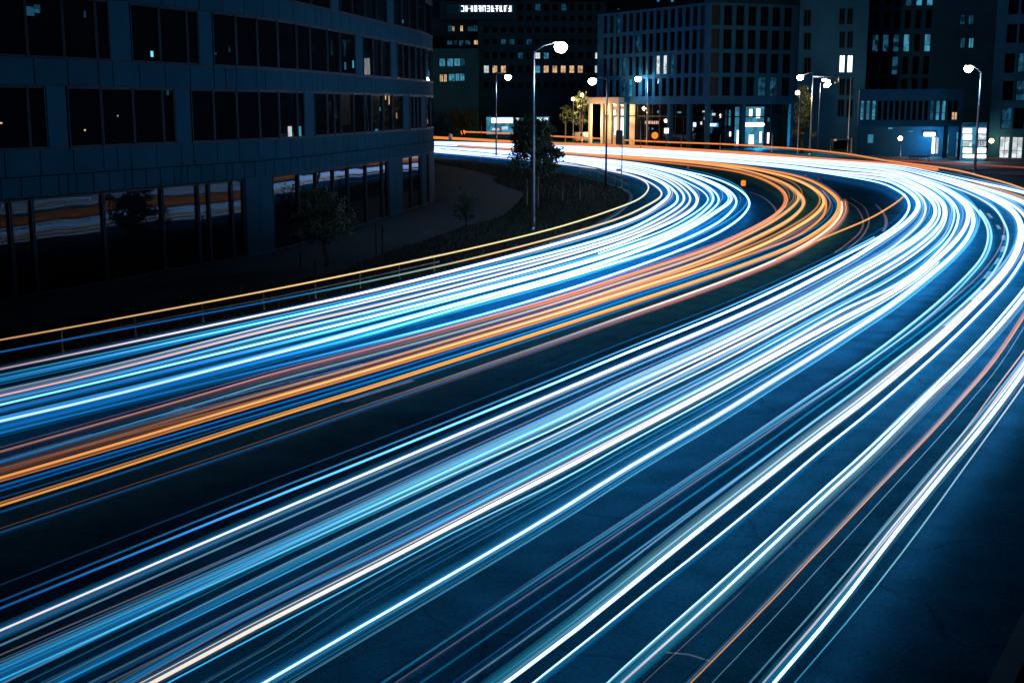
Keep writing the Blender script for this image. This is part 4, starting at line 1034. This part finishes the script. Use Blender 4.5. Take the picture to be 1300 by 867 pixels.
# --- glowing billboard
FT = Face(W2(1221, 192), W2(1253, 190))
gb = empty('glowing_billboard', W2(1221, 192), 'tall glowing billboard of white and cyan panels behind the right-hand lamp post', 'billboard')
mb = MB(); FT.box(mb, 0, FT.L, -.7, 0, 0, FT.hit(1237, 156)[1]); out(mb.build('frame', M['stone']), gb)
glow_rects(gb, FT, .005, [(1222,157,1252,161,'lit_blue')], 'header_panel')
gl = []
for i, y in enumerate((163, 171, 179.5, 188)):
    gl += [(1222.5, y, 1234, y + 6.6, 'sign_white' if i != 2 else 'lit_white'), (1239.5, y, 1252, y + 6.6, 'sign_white' if i not in (1, 2) else 'lit_white')]
gl += [(1222.5, 196.3, 1252, 201, 'sign_white')]
glow_rects(gb, FT, .02, gl, 'lit_panel')
mb = MB(); FT.box(mb, .02, FT.L - .02, .0, .012, FT.hit(1237, 202.5)[1], FT.hit(1237, 162)[1]); out(mb.build('lit_backing', M['lit_cyan']), gb)
glyphs(gb, FT, 1241, 178, 1250, 185, .11, M['dark'], 3, 9)
lamp_light('billboard_light', FT.M @ Vector((FT.L*.5, 3, 2.5)) - gb.location, 1500, (.4, .75, 1.0), gb, 1.0)
# dark mass of further blocks behind
fb = Face(W2(700, 420), W2(900, 420))
xb = empty('office_block', W2(700, 420), 'nearly black block rising behind the grid office', 'office building')
body(xb, fb, 16, 0, fb.hit(800, -40)[1], M['stone_dark'], 'wall', 0)
rects(xb, fb, [(742,10,746,14,'lit_blue'),(784,11,786,13,'lit_blue'),(834,0,837,3,'lit_cyan'),(852,0,855,3,'lit_cyan')], 'window', .05)
fb2 = Face(W2(890, 300), W2(1110, 290))
xb = empty('office_block', W2(890, 300), 'unlit dark block rising behind the plain-walled one', 'office building')
body(xb, fb2, 16, 0, fb2.hit(1000, -60)[1], M['stone_dark'], 'wall', 0)
rects(xb, fb2, [(960,-12,968,-2,'glass'),(985,-12,993,-2,'glass')], 'window', .05)

# ------------------------------------------------------------------ street lamps
def street_lamp(label, base, top, head, bowl=.36, watt=1200, col=(.15, .5, 1.0), pole_r=.11, d=None, extra=None, pmat='steel'):
    B = at(*base) if d is None else atd(base[0], base[1], d)
    B.z = 0.0
    zt = atd(base[0], top, B.y).z
    H = atd(head[0], head[1], B.y)
    t = empty('street_lamp', B, label, 'street lamp', 'street lamps around the bend')
    mb = MB(); mb.tube([(0,0,0), (0,0,.9), (0,0,.95), (0,0,zt*.5), (0,0,zt)], [pole_r*1.25, pole_r*1.25, pole_r, pole_r*.85, pole_r*.6], 12); mb.build('pole', M[pmat], t)
    mb = MB(); mb.lathe([(pole_r*2.2, 0), (pole_r*2.2, .06), (pole_r*1.5, .1), (pole_r*1.28, .25)], 14); mb.build('base_plate', M[pmat], t)
    hx = H.x - B.x; hz = H.z + bowl*.75
    sgn = 1 if hx > 0 else -1
    mb = MB()
    mb.tube([(0, 0, zt - .05), (hx*.35, 0, zt + (hz-zt)*.5 + .10), (hx*.75, 0, hz + .02), (hx - sgn*.1, 0, hz + .06)], [pole_r*.55, pole_r*.5, pole_r*.45, pole_r*.42], 8); mb.build('arm', M[pmat], t)
    hd = MB()
    hd.lathe([(.05, bowl*.66), (bowl*.35, bowl*.62), (bowl*.62, bowl*.46), (bowl*.66, bowl*.36), (bowl*.60, bowl*.35)], 16, Matrix.Translation((hx, 0, hz - bowl*.35)))
    ho = hd.build('lamp_head', M['steel'], t)
    ln = MB()
    ln.lathe([(bowl*.58, bowl*.345), (bowl*.86, bowl*.12), (bowl, -bowl*.22), (bowl*.92, -bowl*.62), (bowl*.62, -bowl*.98), (bowl*.3, -bowl*1.13), (.02, -bowl*1.17)], 16, Matrix.Translation((hx, 0, hz - bowl*.35)))
    ln.build('lens', M['lamp_white'], ho)
    lamp_light('lamp_light', (hx, 0, hz - bowl*1.6), watt, col, t, .3)
    return t
street_lamp('tallest street lamp, standing on the dark verge behind the yellow trail', (677,293), 66, (712,61), .42, 1500)
street_lamp('slim street lamp left of the dark tree, head turned to the right', (630,203), 92, (645,99), .48, 1200, pole_r=.13)
street_lamp('street lamp with a dark pole at the verge tip, head turned to the left', (769,240), 99, (752,104), .40, 1200, pmat='black')
street_lamp('street lamp in front of the pinkish shop sign, head to the left', (821,187), 95, (810,101), .62, 1500, pole_r=.16)
street_lamp('highest and most distant lamp in front of the grid office', (796,180), 74, (789,80), .5, 900, d=285, pole_r=.12)
street_lamp('street lamp standing before the glowing billboard at right', (1237,222), 92, (1229.5,88), .5, 1500, pole_r=.17)
t7 = street_lamp('lamp post with a square bracket arm beside the tall conifer', (1028,197), 92, (1016,99), .55, 1300, pole_r=.16)
d7 = at(1028, 197).y
sc = d7 / FPX
mb = MB()
zt = atd(1028, 97, d7).z
mb.tube([(0,0,zt-.06),(32*sc,0,zt-.06)], .13, 8); mb.tube([(32*sc,0,zt),(32*sc,0,zt-8*sc)], .13, 8); mb.tube([(32*sc,0,zt-8*sc),(27*sc,0,zt-8*sc)], .11, 8)
mb.build('bracket', M['white_paint'], t7)
# floodlight
Ff = atd(1048, 106, 226)
fl = empty('floodlight', (Ff.x, Ff.y, 0), 'blazing white floodlight on a mast left of the bright window pair', 'floodlight')
mb = MB(); mb.tube([(-.9,0,0),(-.9,0,Ff.z-2.5),(-.9,0,Ff.z)], [.1,.08,.07], 8); mb.build('mast', M['steel'], fl)
for i, (dx, dz, r_) in enumerate(((-.25,.55,.45),(.35,.35,.42),(.15,-.45,.5),(.65,-.15,.3))):
    hb = MB(); hb.bbox((dx-r_, -.1, Ff.z+dz-r_*.6), (dx+r_, .25, Ff.z+dz+r_*.6), .08); h_ = hb.build('housing', M['black'], fl)
    hb = MB(); hb.bbox((dx-r_*.85, -.22, Ff.z+dz-r_*.5), (dx+r_*.85, -.11, Ff.z+dz+r_*.5), .05); hb.build('lens', M['lamp_white'], h_)
lamp_light('flood', (0.2, -1.5, Ff.z), 1500, (.75, .9, 1.0), fl, .5)
def mast(label, px, py0, py1, r_=.07, d=None, cat='pole', name='pole', cap=True, mat='steel'):
    B = at(px, py1) if d is None else Vector((atd(px, py1, d).x, d, 0))
    z = atd(px, py0, B.y).z
    m_ = MB(); m_.lathe([(r_*2, 0), (r_*2, .05), (r_*1.1, .08), (r_, z*.5), (r_*.8, z - .05), (r_*1.1, z - .04), (r_*1.1, z + .03), (.01, z + .06)], 10)
    o = m_.build(name, M[mat], None, B)
    return tag(o, label, cat)
mast('tall bare mast right of the floodlight, under the bright window pair', 1076, 100, 193, .13)
mast('thin mast with a small lit tip, between the bracket lamp and the bare mast', 1042, 124, 191, .1)
# small globe lamps
def globe_lamp(label, px, py, pyb, dx, watt, d=None, wall=False):
    B = at(px + dx, pyb) if d is None else Vector((atd(px + dx, pyb, d).x, d, 0))
    G = atd(px, py, B.y)
    t = empty('globe_lamp', B, label, 'lamp')
    m_ = MB()
    if wall: m_.tube([(0, .35, G.z), (0, 0, G.z)], .06, 8)
    else: m_.lathe([(.16, 0), (.16, .08), (.07, .12), (.055, G.z - .3), (.12, G.z - .28), (.02, G.z - .2)], 10)
    m_.build('bracket' if wall else 'post', M['steel'], t)
    g = MB(); g.lathe([(.02, -.36), (.2, -.31), (.33, -.14), (.36, 0), (.33, .16), (.2, .31), (.02, .36)], 14, Matrix.Translation((G.x - B.x, -.4 if wall else 0, G.z))); g.build('globe', M['lamp_warm'], t)
    lamp_light('globe_light', (G.x - B.x, -1.0, G.z + .1), watt, (1, .6, .3), t, .35)
    return t
globe_lamp('orange globe lamp on a short post before the recessed entrance', 1143, 176, 199, 0, 120)
globe_lamp('orange globe wall lamp right beside the glowing billboard', 1257.5, 179, 205, 0, 150, 203.5, True)
globe_lamp('warm globe lamp on the far pavement, lighting the orange-leaved tree from its right', 739, 121, 176, 0, 9000, 286)
globe_lamp('warm globe lamp lighting the orange-leaved tree, lower than its neighbour', 727.5, 126, 177, 0, 7000, 288)
globe_lamp('warm globe lamp standing before the upper left of the tall conifer', 1012.5, 118, 190, 0, 4000, 216)

# ------------------------------------------------------------------ trees
def tree(label, base, crown, d=None, nleaf=2600, ls=.16, seed=1, cat='tree', name='tree', cone=False, trunk_r=.12):
    """base pixel, crown = pixel box (x0, y0, x1, y1)"""
    rr = random.Random(seed)
    B = at(*base, 0.06) if d is None else Vector((atd(base[0], base[1], d).x, d, 0))
    D = B.y
    x0, y0, x1, y1 = crown
    P0, P1_ = atd(x0, y1, D), atd(x1, y0, D)
    cx = (P0.x + P1_.x)/2 - B.x; rx = (P1_.x - P0.x)/2; zc0, zc1 = P0.z, P1_.z
    zc0 = max(zc0, .3)
    t = empty(name, B, label, cat)
    tr = MB(); top = zc0 + (zc1-zc0)*.75
    tr.tube([(0,0,-.1), (.03*rx,0,zc0*.5), (cx*.5, .02, zc0), (cx*.8, 0, (zc0+zc1)/2), (cx, 0, top)], [trunk_r*1.3, trunk_r, trunk_r*.85, trunk_r*.55, trunk_r*.2], 8)
    tips = []
    for i in range(16):
        a = rr.uniform(0, 6.28); zs = zc0 + (zc1-zc0)*rr.uniform(.0, .55); ze = min(zc1, zs + (zc1-zc0)*rr.uniform(.1, .4))
        f = rr.uniform(.55, .98) * (1 - (ze-zc0)/(zc1-zc0)*(.8 if cone else .35))
        e = Vector((cx + math.cos(a)*rx*f, math.sin(a)*rx*f, ze)); s0 = Vector((cx*.7, 0, zs))
        m_ = (s0 + e)/2 + Vector((rr.uniform(-.2,.2), rr.uniform(-.2,.2), .15))*rx*.3
        tr.tube([s0, m_, e], [trunk_r*.4, trunk_r*.25, trunk_r*.08], 5); tips += [m_, e]
    tr.build('trunk', M['bark'], t)
    lv, lf = [], []
    clumps = []
    for i in range(34):
        a = rr.uniform(0, 6.28); h = rr.random()
        prof = (1 - h*.88) if cone else math.sin(math.pi*min(.97, .12 + .8*h)) ** .6
        f = rr.random() ** .5 * prof
        clumps.append((Vector((cx + math.cos(a)*rx*f*.86, math.sin(a)*rx*f*.86, zc0 + (zc1-zc0)*(.08 + .86*h))), rx*rr.uniform(.13, .3)))
    clumps += [(p, rx*rr.uniform(.1, .2)) for p in tips]
    for i in range(nleaf):
        c, r_ = rr.choice(clumps)
        p = c + Vector((rr.gauss(0, .55), rr.gauss(0, .55), rr.gauss(0, .42)))*r_
        n = Vector((rr.gauss(0,1), rr.gauss(0,1), rr.gauss(0,.7))).normalized()
        a = n.orthogonal().normalized(); a = (Matrix.Rotation(rr.uniform(0, 6.28), 3, n) @ a); b = n.cross(a)
        s_ = ls*rr.uniform(.6, 1.3); k = len(lv)
        lv += [p - a*s_*.5, p + b*s_*.22, p + a*s_*.5, p - b*s_*.22]; lf.append((k, k+1, k+2, k+3))
    me = bpy.data.meshes.new('crown'); me.from_pydata([tuple(v) for v in lv], [], lf); me.update()
    link_mesh('crown', me, M['leaf'], t)
    return t
tree('dark bushy tree on the verge behind the tallest street lamp', (684,264), (640,148,716,222), None, 7500, .34, 1)
tree('dark small tree in front of the glazed ground floor of the curved building', (415,338), (368,240,452,320), None, 5000, .17, 2)
tree('barely visible shrub on the forecourt, right of the curved building', (592,289), (572,236,612,288), None, 1500, .13, 3, cat='shrub', name='shrub', trunk_r=.05)
tree('slender orange-lit tree, the left and lower of a pair by the portico', (718,176), (709,133,729,158), 294, 900, .5, 4, trunk_r=.2)
tree('orange-lit tree with the warm lamps in its crown, beside the portico', (736,176), (724,115,749,163), 290, 2200, .5, 5, trunk_r=.25)
tree('tall dark conifer with orange-lit edges left of the plain block', (1018,193), (999,104,1040,184), 222, 3200, .55, 6, cone=True, trunk_r=.25)
tree('low hedge-like tree at the far pavement behind the curved building corner', (588,172), (560,138,612,168), 335, 1400, .7, 7, trunk_r=.25)
for i, (px, py0, py1) in enumerate(((714,232,256),(736,232,256),(683,226,266),(669,228,262))):
    o = mast(('left one of two slim pale tree stakes right of the tallest lamp', 'right-hand slim pale tree stake, farthest from the tallest lamp', 'tree stake just right of the tallest lamp pole', 'dim tree stake just left of the tallest lamp pole')[i], px, py0, py1, .05, cat='stake', name='tree_stake')
    o['group'] = 'tree stakes on the verge'
for i, (px, py0, py1) in enumerate(((478,285,326),(486,287,324),(382,322,341),(400,330,345))):
    o = mast(('left of the two short posts on the forecourt right of the small dark tree', 'right of the two short posts on the forecourt right of the small dark tree', 'short post left under the small dark tree', 'short post directly under the small dark tree')[i], px, py0, py1, .045, cat='post', name='forecourt_post', mat='black')
    o['group'] = 'short posts on the forecourt'

# ------------------------------------------------------------------ guard rails
def guard_rail(label, A, h, step, rails, r_=.035, g=None):
    t = empty('guard_rail', A[0], label, 'guard rail', g)
    O = A[0]
    L = np.concatenate([[0], np.cumsum(np.linalg.norm(np.diff(A, axis=0), axis=1))])
    for z in rails:
        m_ = MB(); m_.tube([(p[0]-O[0], p[1]-O[1], z) for p in A], r_, 8); m_.build('rail', M['steel'], t)
    pm = None
    for s in np.arange(.5, L[-1], step):
        p = [np.interp(s, L, A[:, k]) for k in (0, 1)]
        if pm is None:
            m_ = MB(); m_.lathe([(.07, 0), (.07, .03), (.032, .05), (.03, h), (.005, h + .02)], 8)
            o = m_.build('post', M['steel'], t); pm = o
        else:
            o = pm.copy(); COL.objects.link(o); o.parent = t
        o.location = (p[0]-O[0], p[1]-O[1], .1)
GR1 = offset(ground_curve([(-60,475.5),(25,463.5),(142,437),(253,413.5),(340,396),(460,369),(560,345)], 0.0, 1.0), -.1)
guard_rail('low steel guard rail along the left kerb, below the curved building', np.c_[GR1[:, :2], np.zeros(len(GR1))], .75, 3.35, (.50, .84))
GR2 = ground_curve([(799,244),(785,236.5),(770,230.5),(745,222.5),(712,216),(690,212.5),(660,208.5),(620,203.7),(590,200.5),(560,197.3)], 0.0, 1.5)
guard_rail('far guard rail on the verge edge, shining against the white trails', np.c_[GR2[:, :2], np.zeros(len(GR2))], 1.0, 5.5, (.62, 1.08), .06)
# low wall at right
lw = empty('low_wall', at(1224, 221.5), 'low pale wall lit blue at the foot of the right-hand lamp', 'wall')
O = lw.location
a, b = at(1224, 221.5), at(1345, 223)
u = (b-a).normalized(); n_ = Vector((u.y, -u.x, 0))
m_ = MB()
Mx = Matrix(((u.x, n_.x, 0, 0), (u.y, n_.y, 0, 0), (0, 0, 1, 0), (0, 0, 0, 1)))
m_.bbox((0,-.15,0), ((b-a).length,.15,.5), .03, Mx); m_.build('wall_body', M['white_paint'], lw)
m_ = MB(); m_.bbox((-.1,-.22,.503), ((b-a).length+.1,.22,.6), .02, Mx); m_.build('coping', M['kerb'], lw)

# ------------------------------------------------------------------ traffic light, signs, beacons, van
TB = at(789, 238)
tl = empty('traffic_light', TB, 'traffic light seen from behind, black head on a thin pole at the verge tip', 'traffic light')
sc = TB.y / FPX
zb_, zt_ = atd(785, 184, TB.y).z, atd(785, 165.5, TB.y).z
m_ = MB(); m_.lathe([(.14, 0), (.14, .04), (.06, .08), (.05, zb_ + .2), (.01, zb_ + .25)], 10); m_.build('pole', M['steel'], tl)
m_ = MB(); m_.bbox((-4.3*sc - .3, -.14, zb_), (4.3*sc - .3, .14, zt_), .05); hd = m_.build('signal_head', M['black'], tl)
for k in range(3):
    m_ = MB(); z = zb_ + (zt_-zb_)*(.2 + .3*k)
    m_.lathe([(.15, 0), (.16, .2), (.13, .2), (.12, .02)], 12, Matrix.Translation((-.3, .15, z)) @ Matrix.Rotation(R(-90), 4, 'X')); m_.build('visor', M['black'], hd)
m_ = MB(); m_.tube([(0,0,zb_-.02),(-.3,0,zb_-.1),(-.3,0,zb_+.02)], .035, 6); m_.build('bracket', M['steel'], tl)
m_ = MB(); zp = atd(783, 216, TB.y).z; m_.bbox((-.55,-.03,zp-.12), (-.06,.03,zp+.12), .02); m_.build('push_button_box', M['steel'], tl)
def beacon(label, px, py0, py1, mat='orange_paint', lit=None, wpx=5, g='bollards on the traffic islands'):
    B = at(px, py1); z = atd(px, py0, B.y).z; r_ = wpx * B.y / FPX / 2
    t = empty('bollard', B, label, 'bollard', g)
    m_ = MB(); m_.lathe([(r_*1.15, 0), (r_*1.15, .05), (r_*.75, .09), (r_*.7, z*.35)], 12); m_.build('base', M['black'], t)
    m_ = MB(); m_.lathe([(r_*.72, z*.352), (r_, z*.45), (r_*1.02, z*.85), (r_*.8, z*.97), (.01, z)], 12); m_.build('body', M[lit or mat], t)
    return t
beacon('orange lit bollard alone on the island between white and orange trails', 943.5, 229, 240, lit='sign_orange', wpx=6)
beacon('cream bollard outside the orange trails at the island edge', 1040, 223, 232.5, 'white_paint', wpx=5)
beacon('short white bollard left of the cream one', 1022.5, 220.5, 226, 'white_paint', wpx=3)
beacon('tiny white bollard in the dark gap below the orange trails', 873.5, 211.5, 216, 'white_paint', wpx=2.5)
beacon('orange lit bollard left of the slim lamp, at far left of the street', 588, 165.5, 174, lit='sign_orange', wpx=5)
beacon('pale bollard before the far white trails, next to the curved building', 572, 170, 182, 'white_paint', wpx=5)
beacon('small red-orange lit bollard on the far pavement below the cyan signs', 893, 181, 186.5, lit='sign_orange', wpx=5)
beacon('tan bollard on the far side, right of the dark verge tree', 697, 176, 183, 'orange_paint', wpx=4)
beacon('tan bollard below the van on the far side', 732, 175, 183, 'orange_paint', wpx=4)
beacon('pale figure-like bollard under the conifer', 1033, 181, 191, 'white_paint', wpx=4)
def post_sign(label, px, y0, y1, yb, wpx, mat, kind='square', d=None):
    B = at(px, yb) if d is None else Vector((atd(px, yb, d).x, d, 0)); sc = B.y / FPX
    z0, z1 = atd(px, y1, B.y).z, atd(px, y0, B.y).z; w_ = wpx*sc/2
    t = empty('street_sign', B, label, 'sign')
    m_ = MB(); m_.lathe([(.1, 0), (.1, .05), (.05, .08), (.045, z1 - .1), (.01, z1 - .08)], 8); m_.build('post', M['steel'], t)
    m_ = MB()
    if kind == 'round':
        m_.lathe([(w_*.96, -.03), (w_, -.02), (w_, .02), (w_*.96, .03)], 20, Matrix.Translation((0, -.1, (z0+z1)/2)) @ Matrix.Rotation(R(90), 4, 'X'))
    else: m_.bbox((-w_, -.13, z0), (w_, -.07, z1), .02)
    m_.build('plate', M[mat], t)
    return t
post_sign('round orange glowing sign before the shop windows of the grid office', 831, 168, 176.5, 187, 8.5, 'sign_orange', 'round', 236)
post_sign('small white square lit sign on a thin post near the cyan shop signs', 845.5, 163, 169.5, 188, 5.5, 'sign_white', 'square', 237)
mast('thin pale post between the pinkish sign and the lamp pole', 813, 154, 188, .06, 236, cat='post', name='sign_post')
mast('thin post below the wider cyan shop sign', 864.5, 171, 188, .06, 235, cat='post', name='sign_post')
mast('thin post before the dark glazing left of the blue entrance', 914, 172, 189, .06, 232, cat='post', name='sign_post')
mast('slim white post right of the glowing entrance doors', 979.5, 170, 193, .07, cat='post', name='sign_post', mat='white_paint')
mast('thin post at the far kerb under the bare mast, the left one', 1054, 178, 203, .06, cat='post', name='sign_post')
mast('short white post right of the bare mast at the far pavement', 1080.5, 176, 195, .09, cat='post', name='sign_post', mat='white_paint')
mast('thin post behind the far orange trail left of the slim lamp', 611, 152, 173, .08, 330, cat='post', name='sign_post')
mast('thin pale post under the orange-lit trees', 717.5, 150, 174, .08, 285, cat='post', name='sign_post')
# bus shelter-like bar under the bare mast
sh = empty('bus_shelter', at(1070, 193), 'small open shelter frame with a lit corner under the bare mast', 'shelter')
O = sh.location; sc = O.y/FPX
zr = atd(1070, 178, O.y).z
for dx in (-13, 9):
    m_ = MB(); m_.tube([(dx*sc,0,0),(dx*sc,0,zr)], .06, 8); m_.build('post', M['steel'], sh)
m_ = MB(); m_.bbox((-13.6*sc,-.6,zr), (10*sc,.6,zr+.12), .03); m_.build('roof', M['steel'], sh)
m_ = MB(); m_.bbox((-13*sc,.5,.4), (9*sc,.54,zr-.1), .01); m_.build('back_pane', M['glass'], sh)
m_ = MB(); m_.bbox((-13.4*sc,-.75,zr-.15), (-9.5*sc,-.62,zr+.2), .03); m_.build('light', M['lit_warm'], sh)
# benches by the recessed entrance
for i, (px, lab) in enumerate(((1160, 'low bench before the recessed entrance, left of two'), (1174, 'low bench before the recessed entrance, right of two'))):
    B = at(px, 206); t = empty('bench', B, lab, 'bench', 'benches before the recessed entrance')
    m_ = MB(); m_.bbox((-.75,-.22,.42), (.75,.22,.5), .02); m_.build('seat', M['white_paint'], t)
    m_ = MB(); m_.bbox((-.75,.2,.62), (.75,.25,.95), .02); m_.build('backrest', M['white_paint'], t)
    for sx in (-.6, .6):
        m_ = MB(); m_.bbox((sx-.04,-.2,0), (sx+.04,.24,.418), .01); m_.build('leg', M['black'], t)
# parked van
VB = Vector((atd(741, 178, 288).x, 288, 0)); van = empty('parked_van', VB, 'white van parked by the warm portico under the orange-lit tree', 'van', rz=R(-62))
m_ = MB()
prof = [(-2.5,.45),(-2.5,2.05),(-2.35,2.3),(1.0,2.35),(1.55,1.5),(2.45,1.25),(2.6,.9),(2.6,.45)]
vs = [(x, s_*.95, z) for s_ in (-1, 1) for x, z in prof]; n = len(prof)
m_.add(vs, [tuple(range(n)), tuple(range(n, 2*n))[::-1]] + [(i, n+i, n+(i+1) % n, (i+1) % n) for i in range(n)])
m_.build('body', M['white_paint'], van)
for s_ in (-1, 1):
    m_ = MB(); m_.box((.1, s_*.955 - .01, 1.45), (1.0, s_*.955 + .01, 2.1)); m_.build('side_window', M['glass'], van)
    m_ = MB(); m_.bbox((-2.54, s_*.75 - .1, .95), (-2.5, s_*.75 + .1, 1.5), .01); m_.build('tail_light', M['red_paint'], van)
    for x in (-1.6, 1.7):
        m_ = MB(); m_.lathe([(.2, -.1), (.34, -.1), (.36, -.06), (.36, .06), (.34, .1), (.2, .1)], 16, Matrix.Translation((x, s_*.86, .36)) @ Matrix.Rotation(R(90), 4, 'X')); wh = m_.build('wheel', M['rubber'], van)
m_ = MB(); m_.bbox((-2.53,-.6,1.5), (-2.505,.6,2.05), .01); m_.build('rear_window', M['glass'], van)
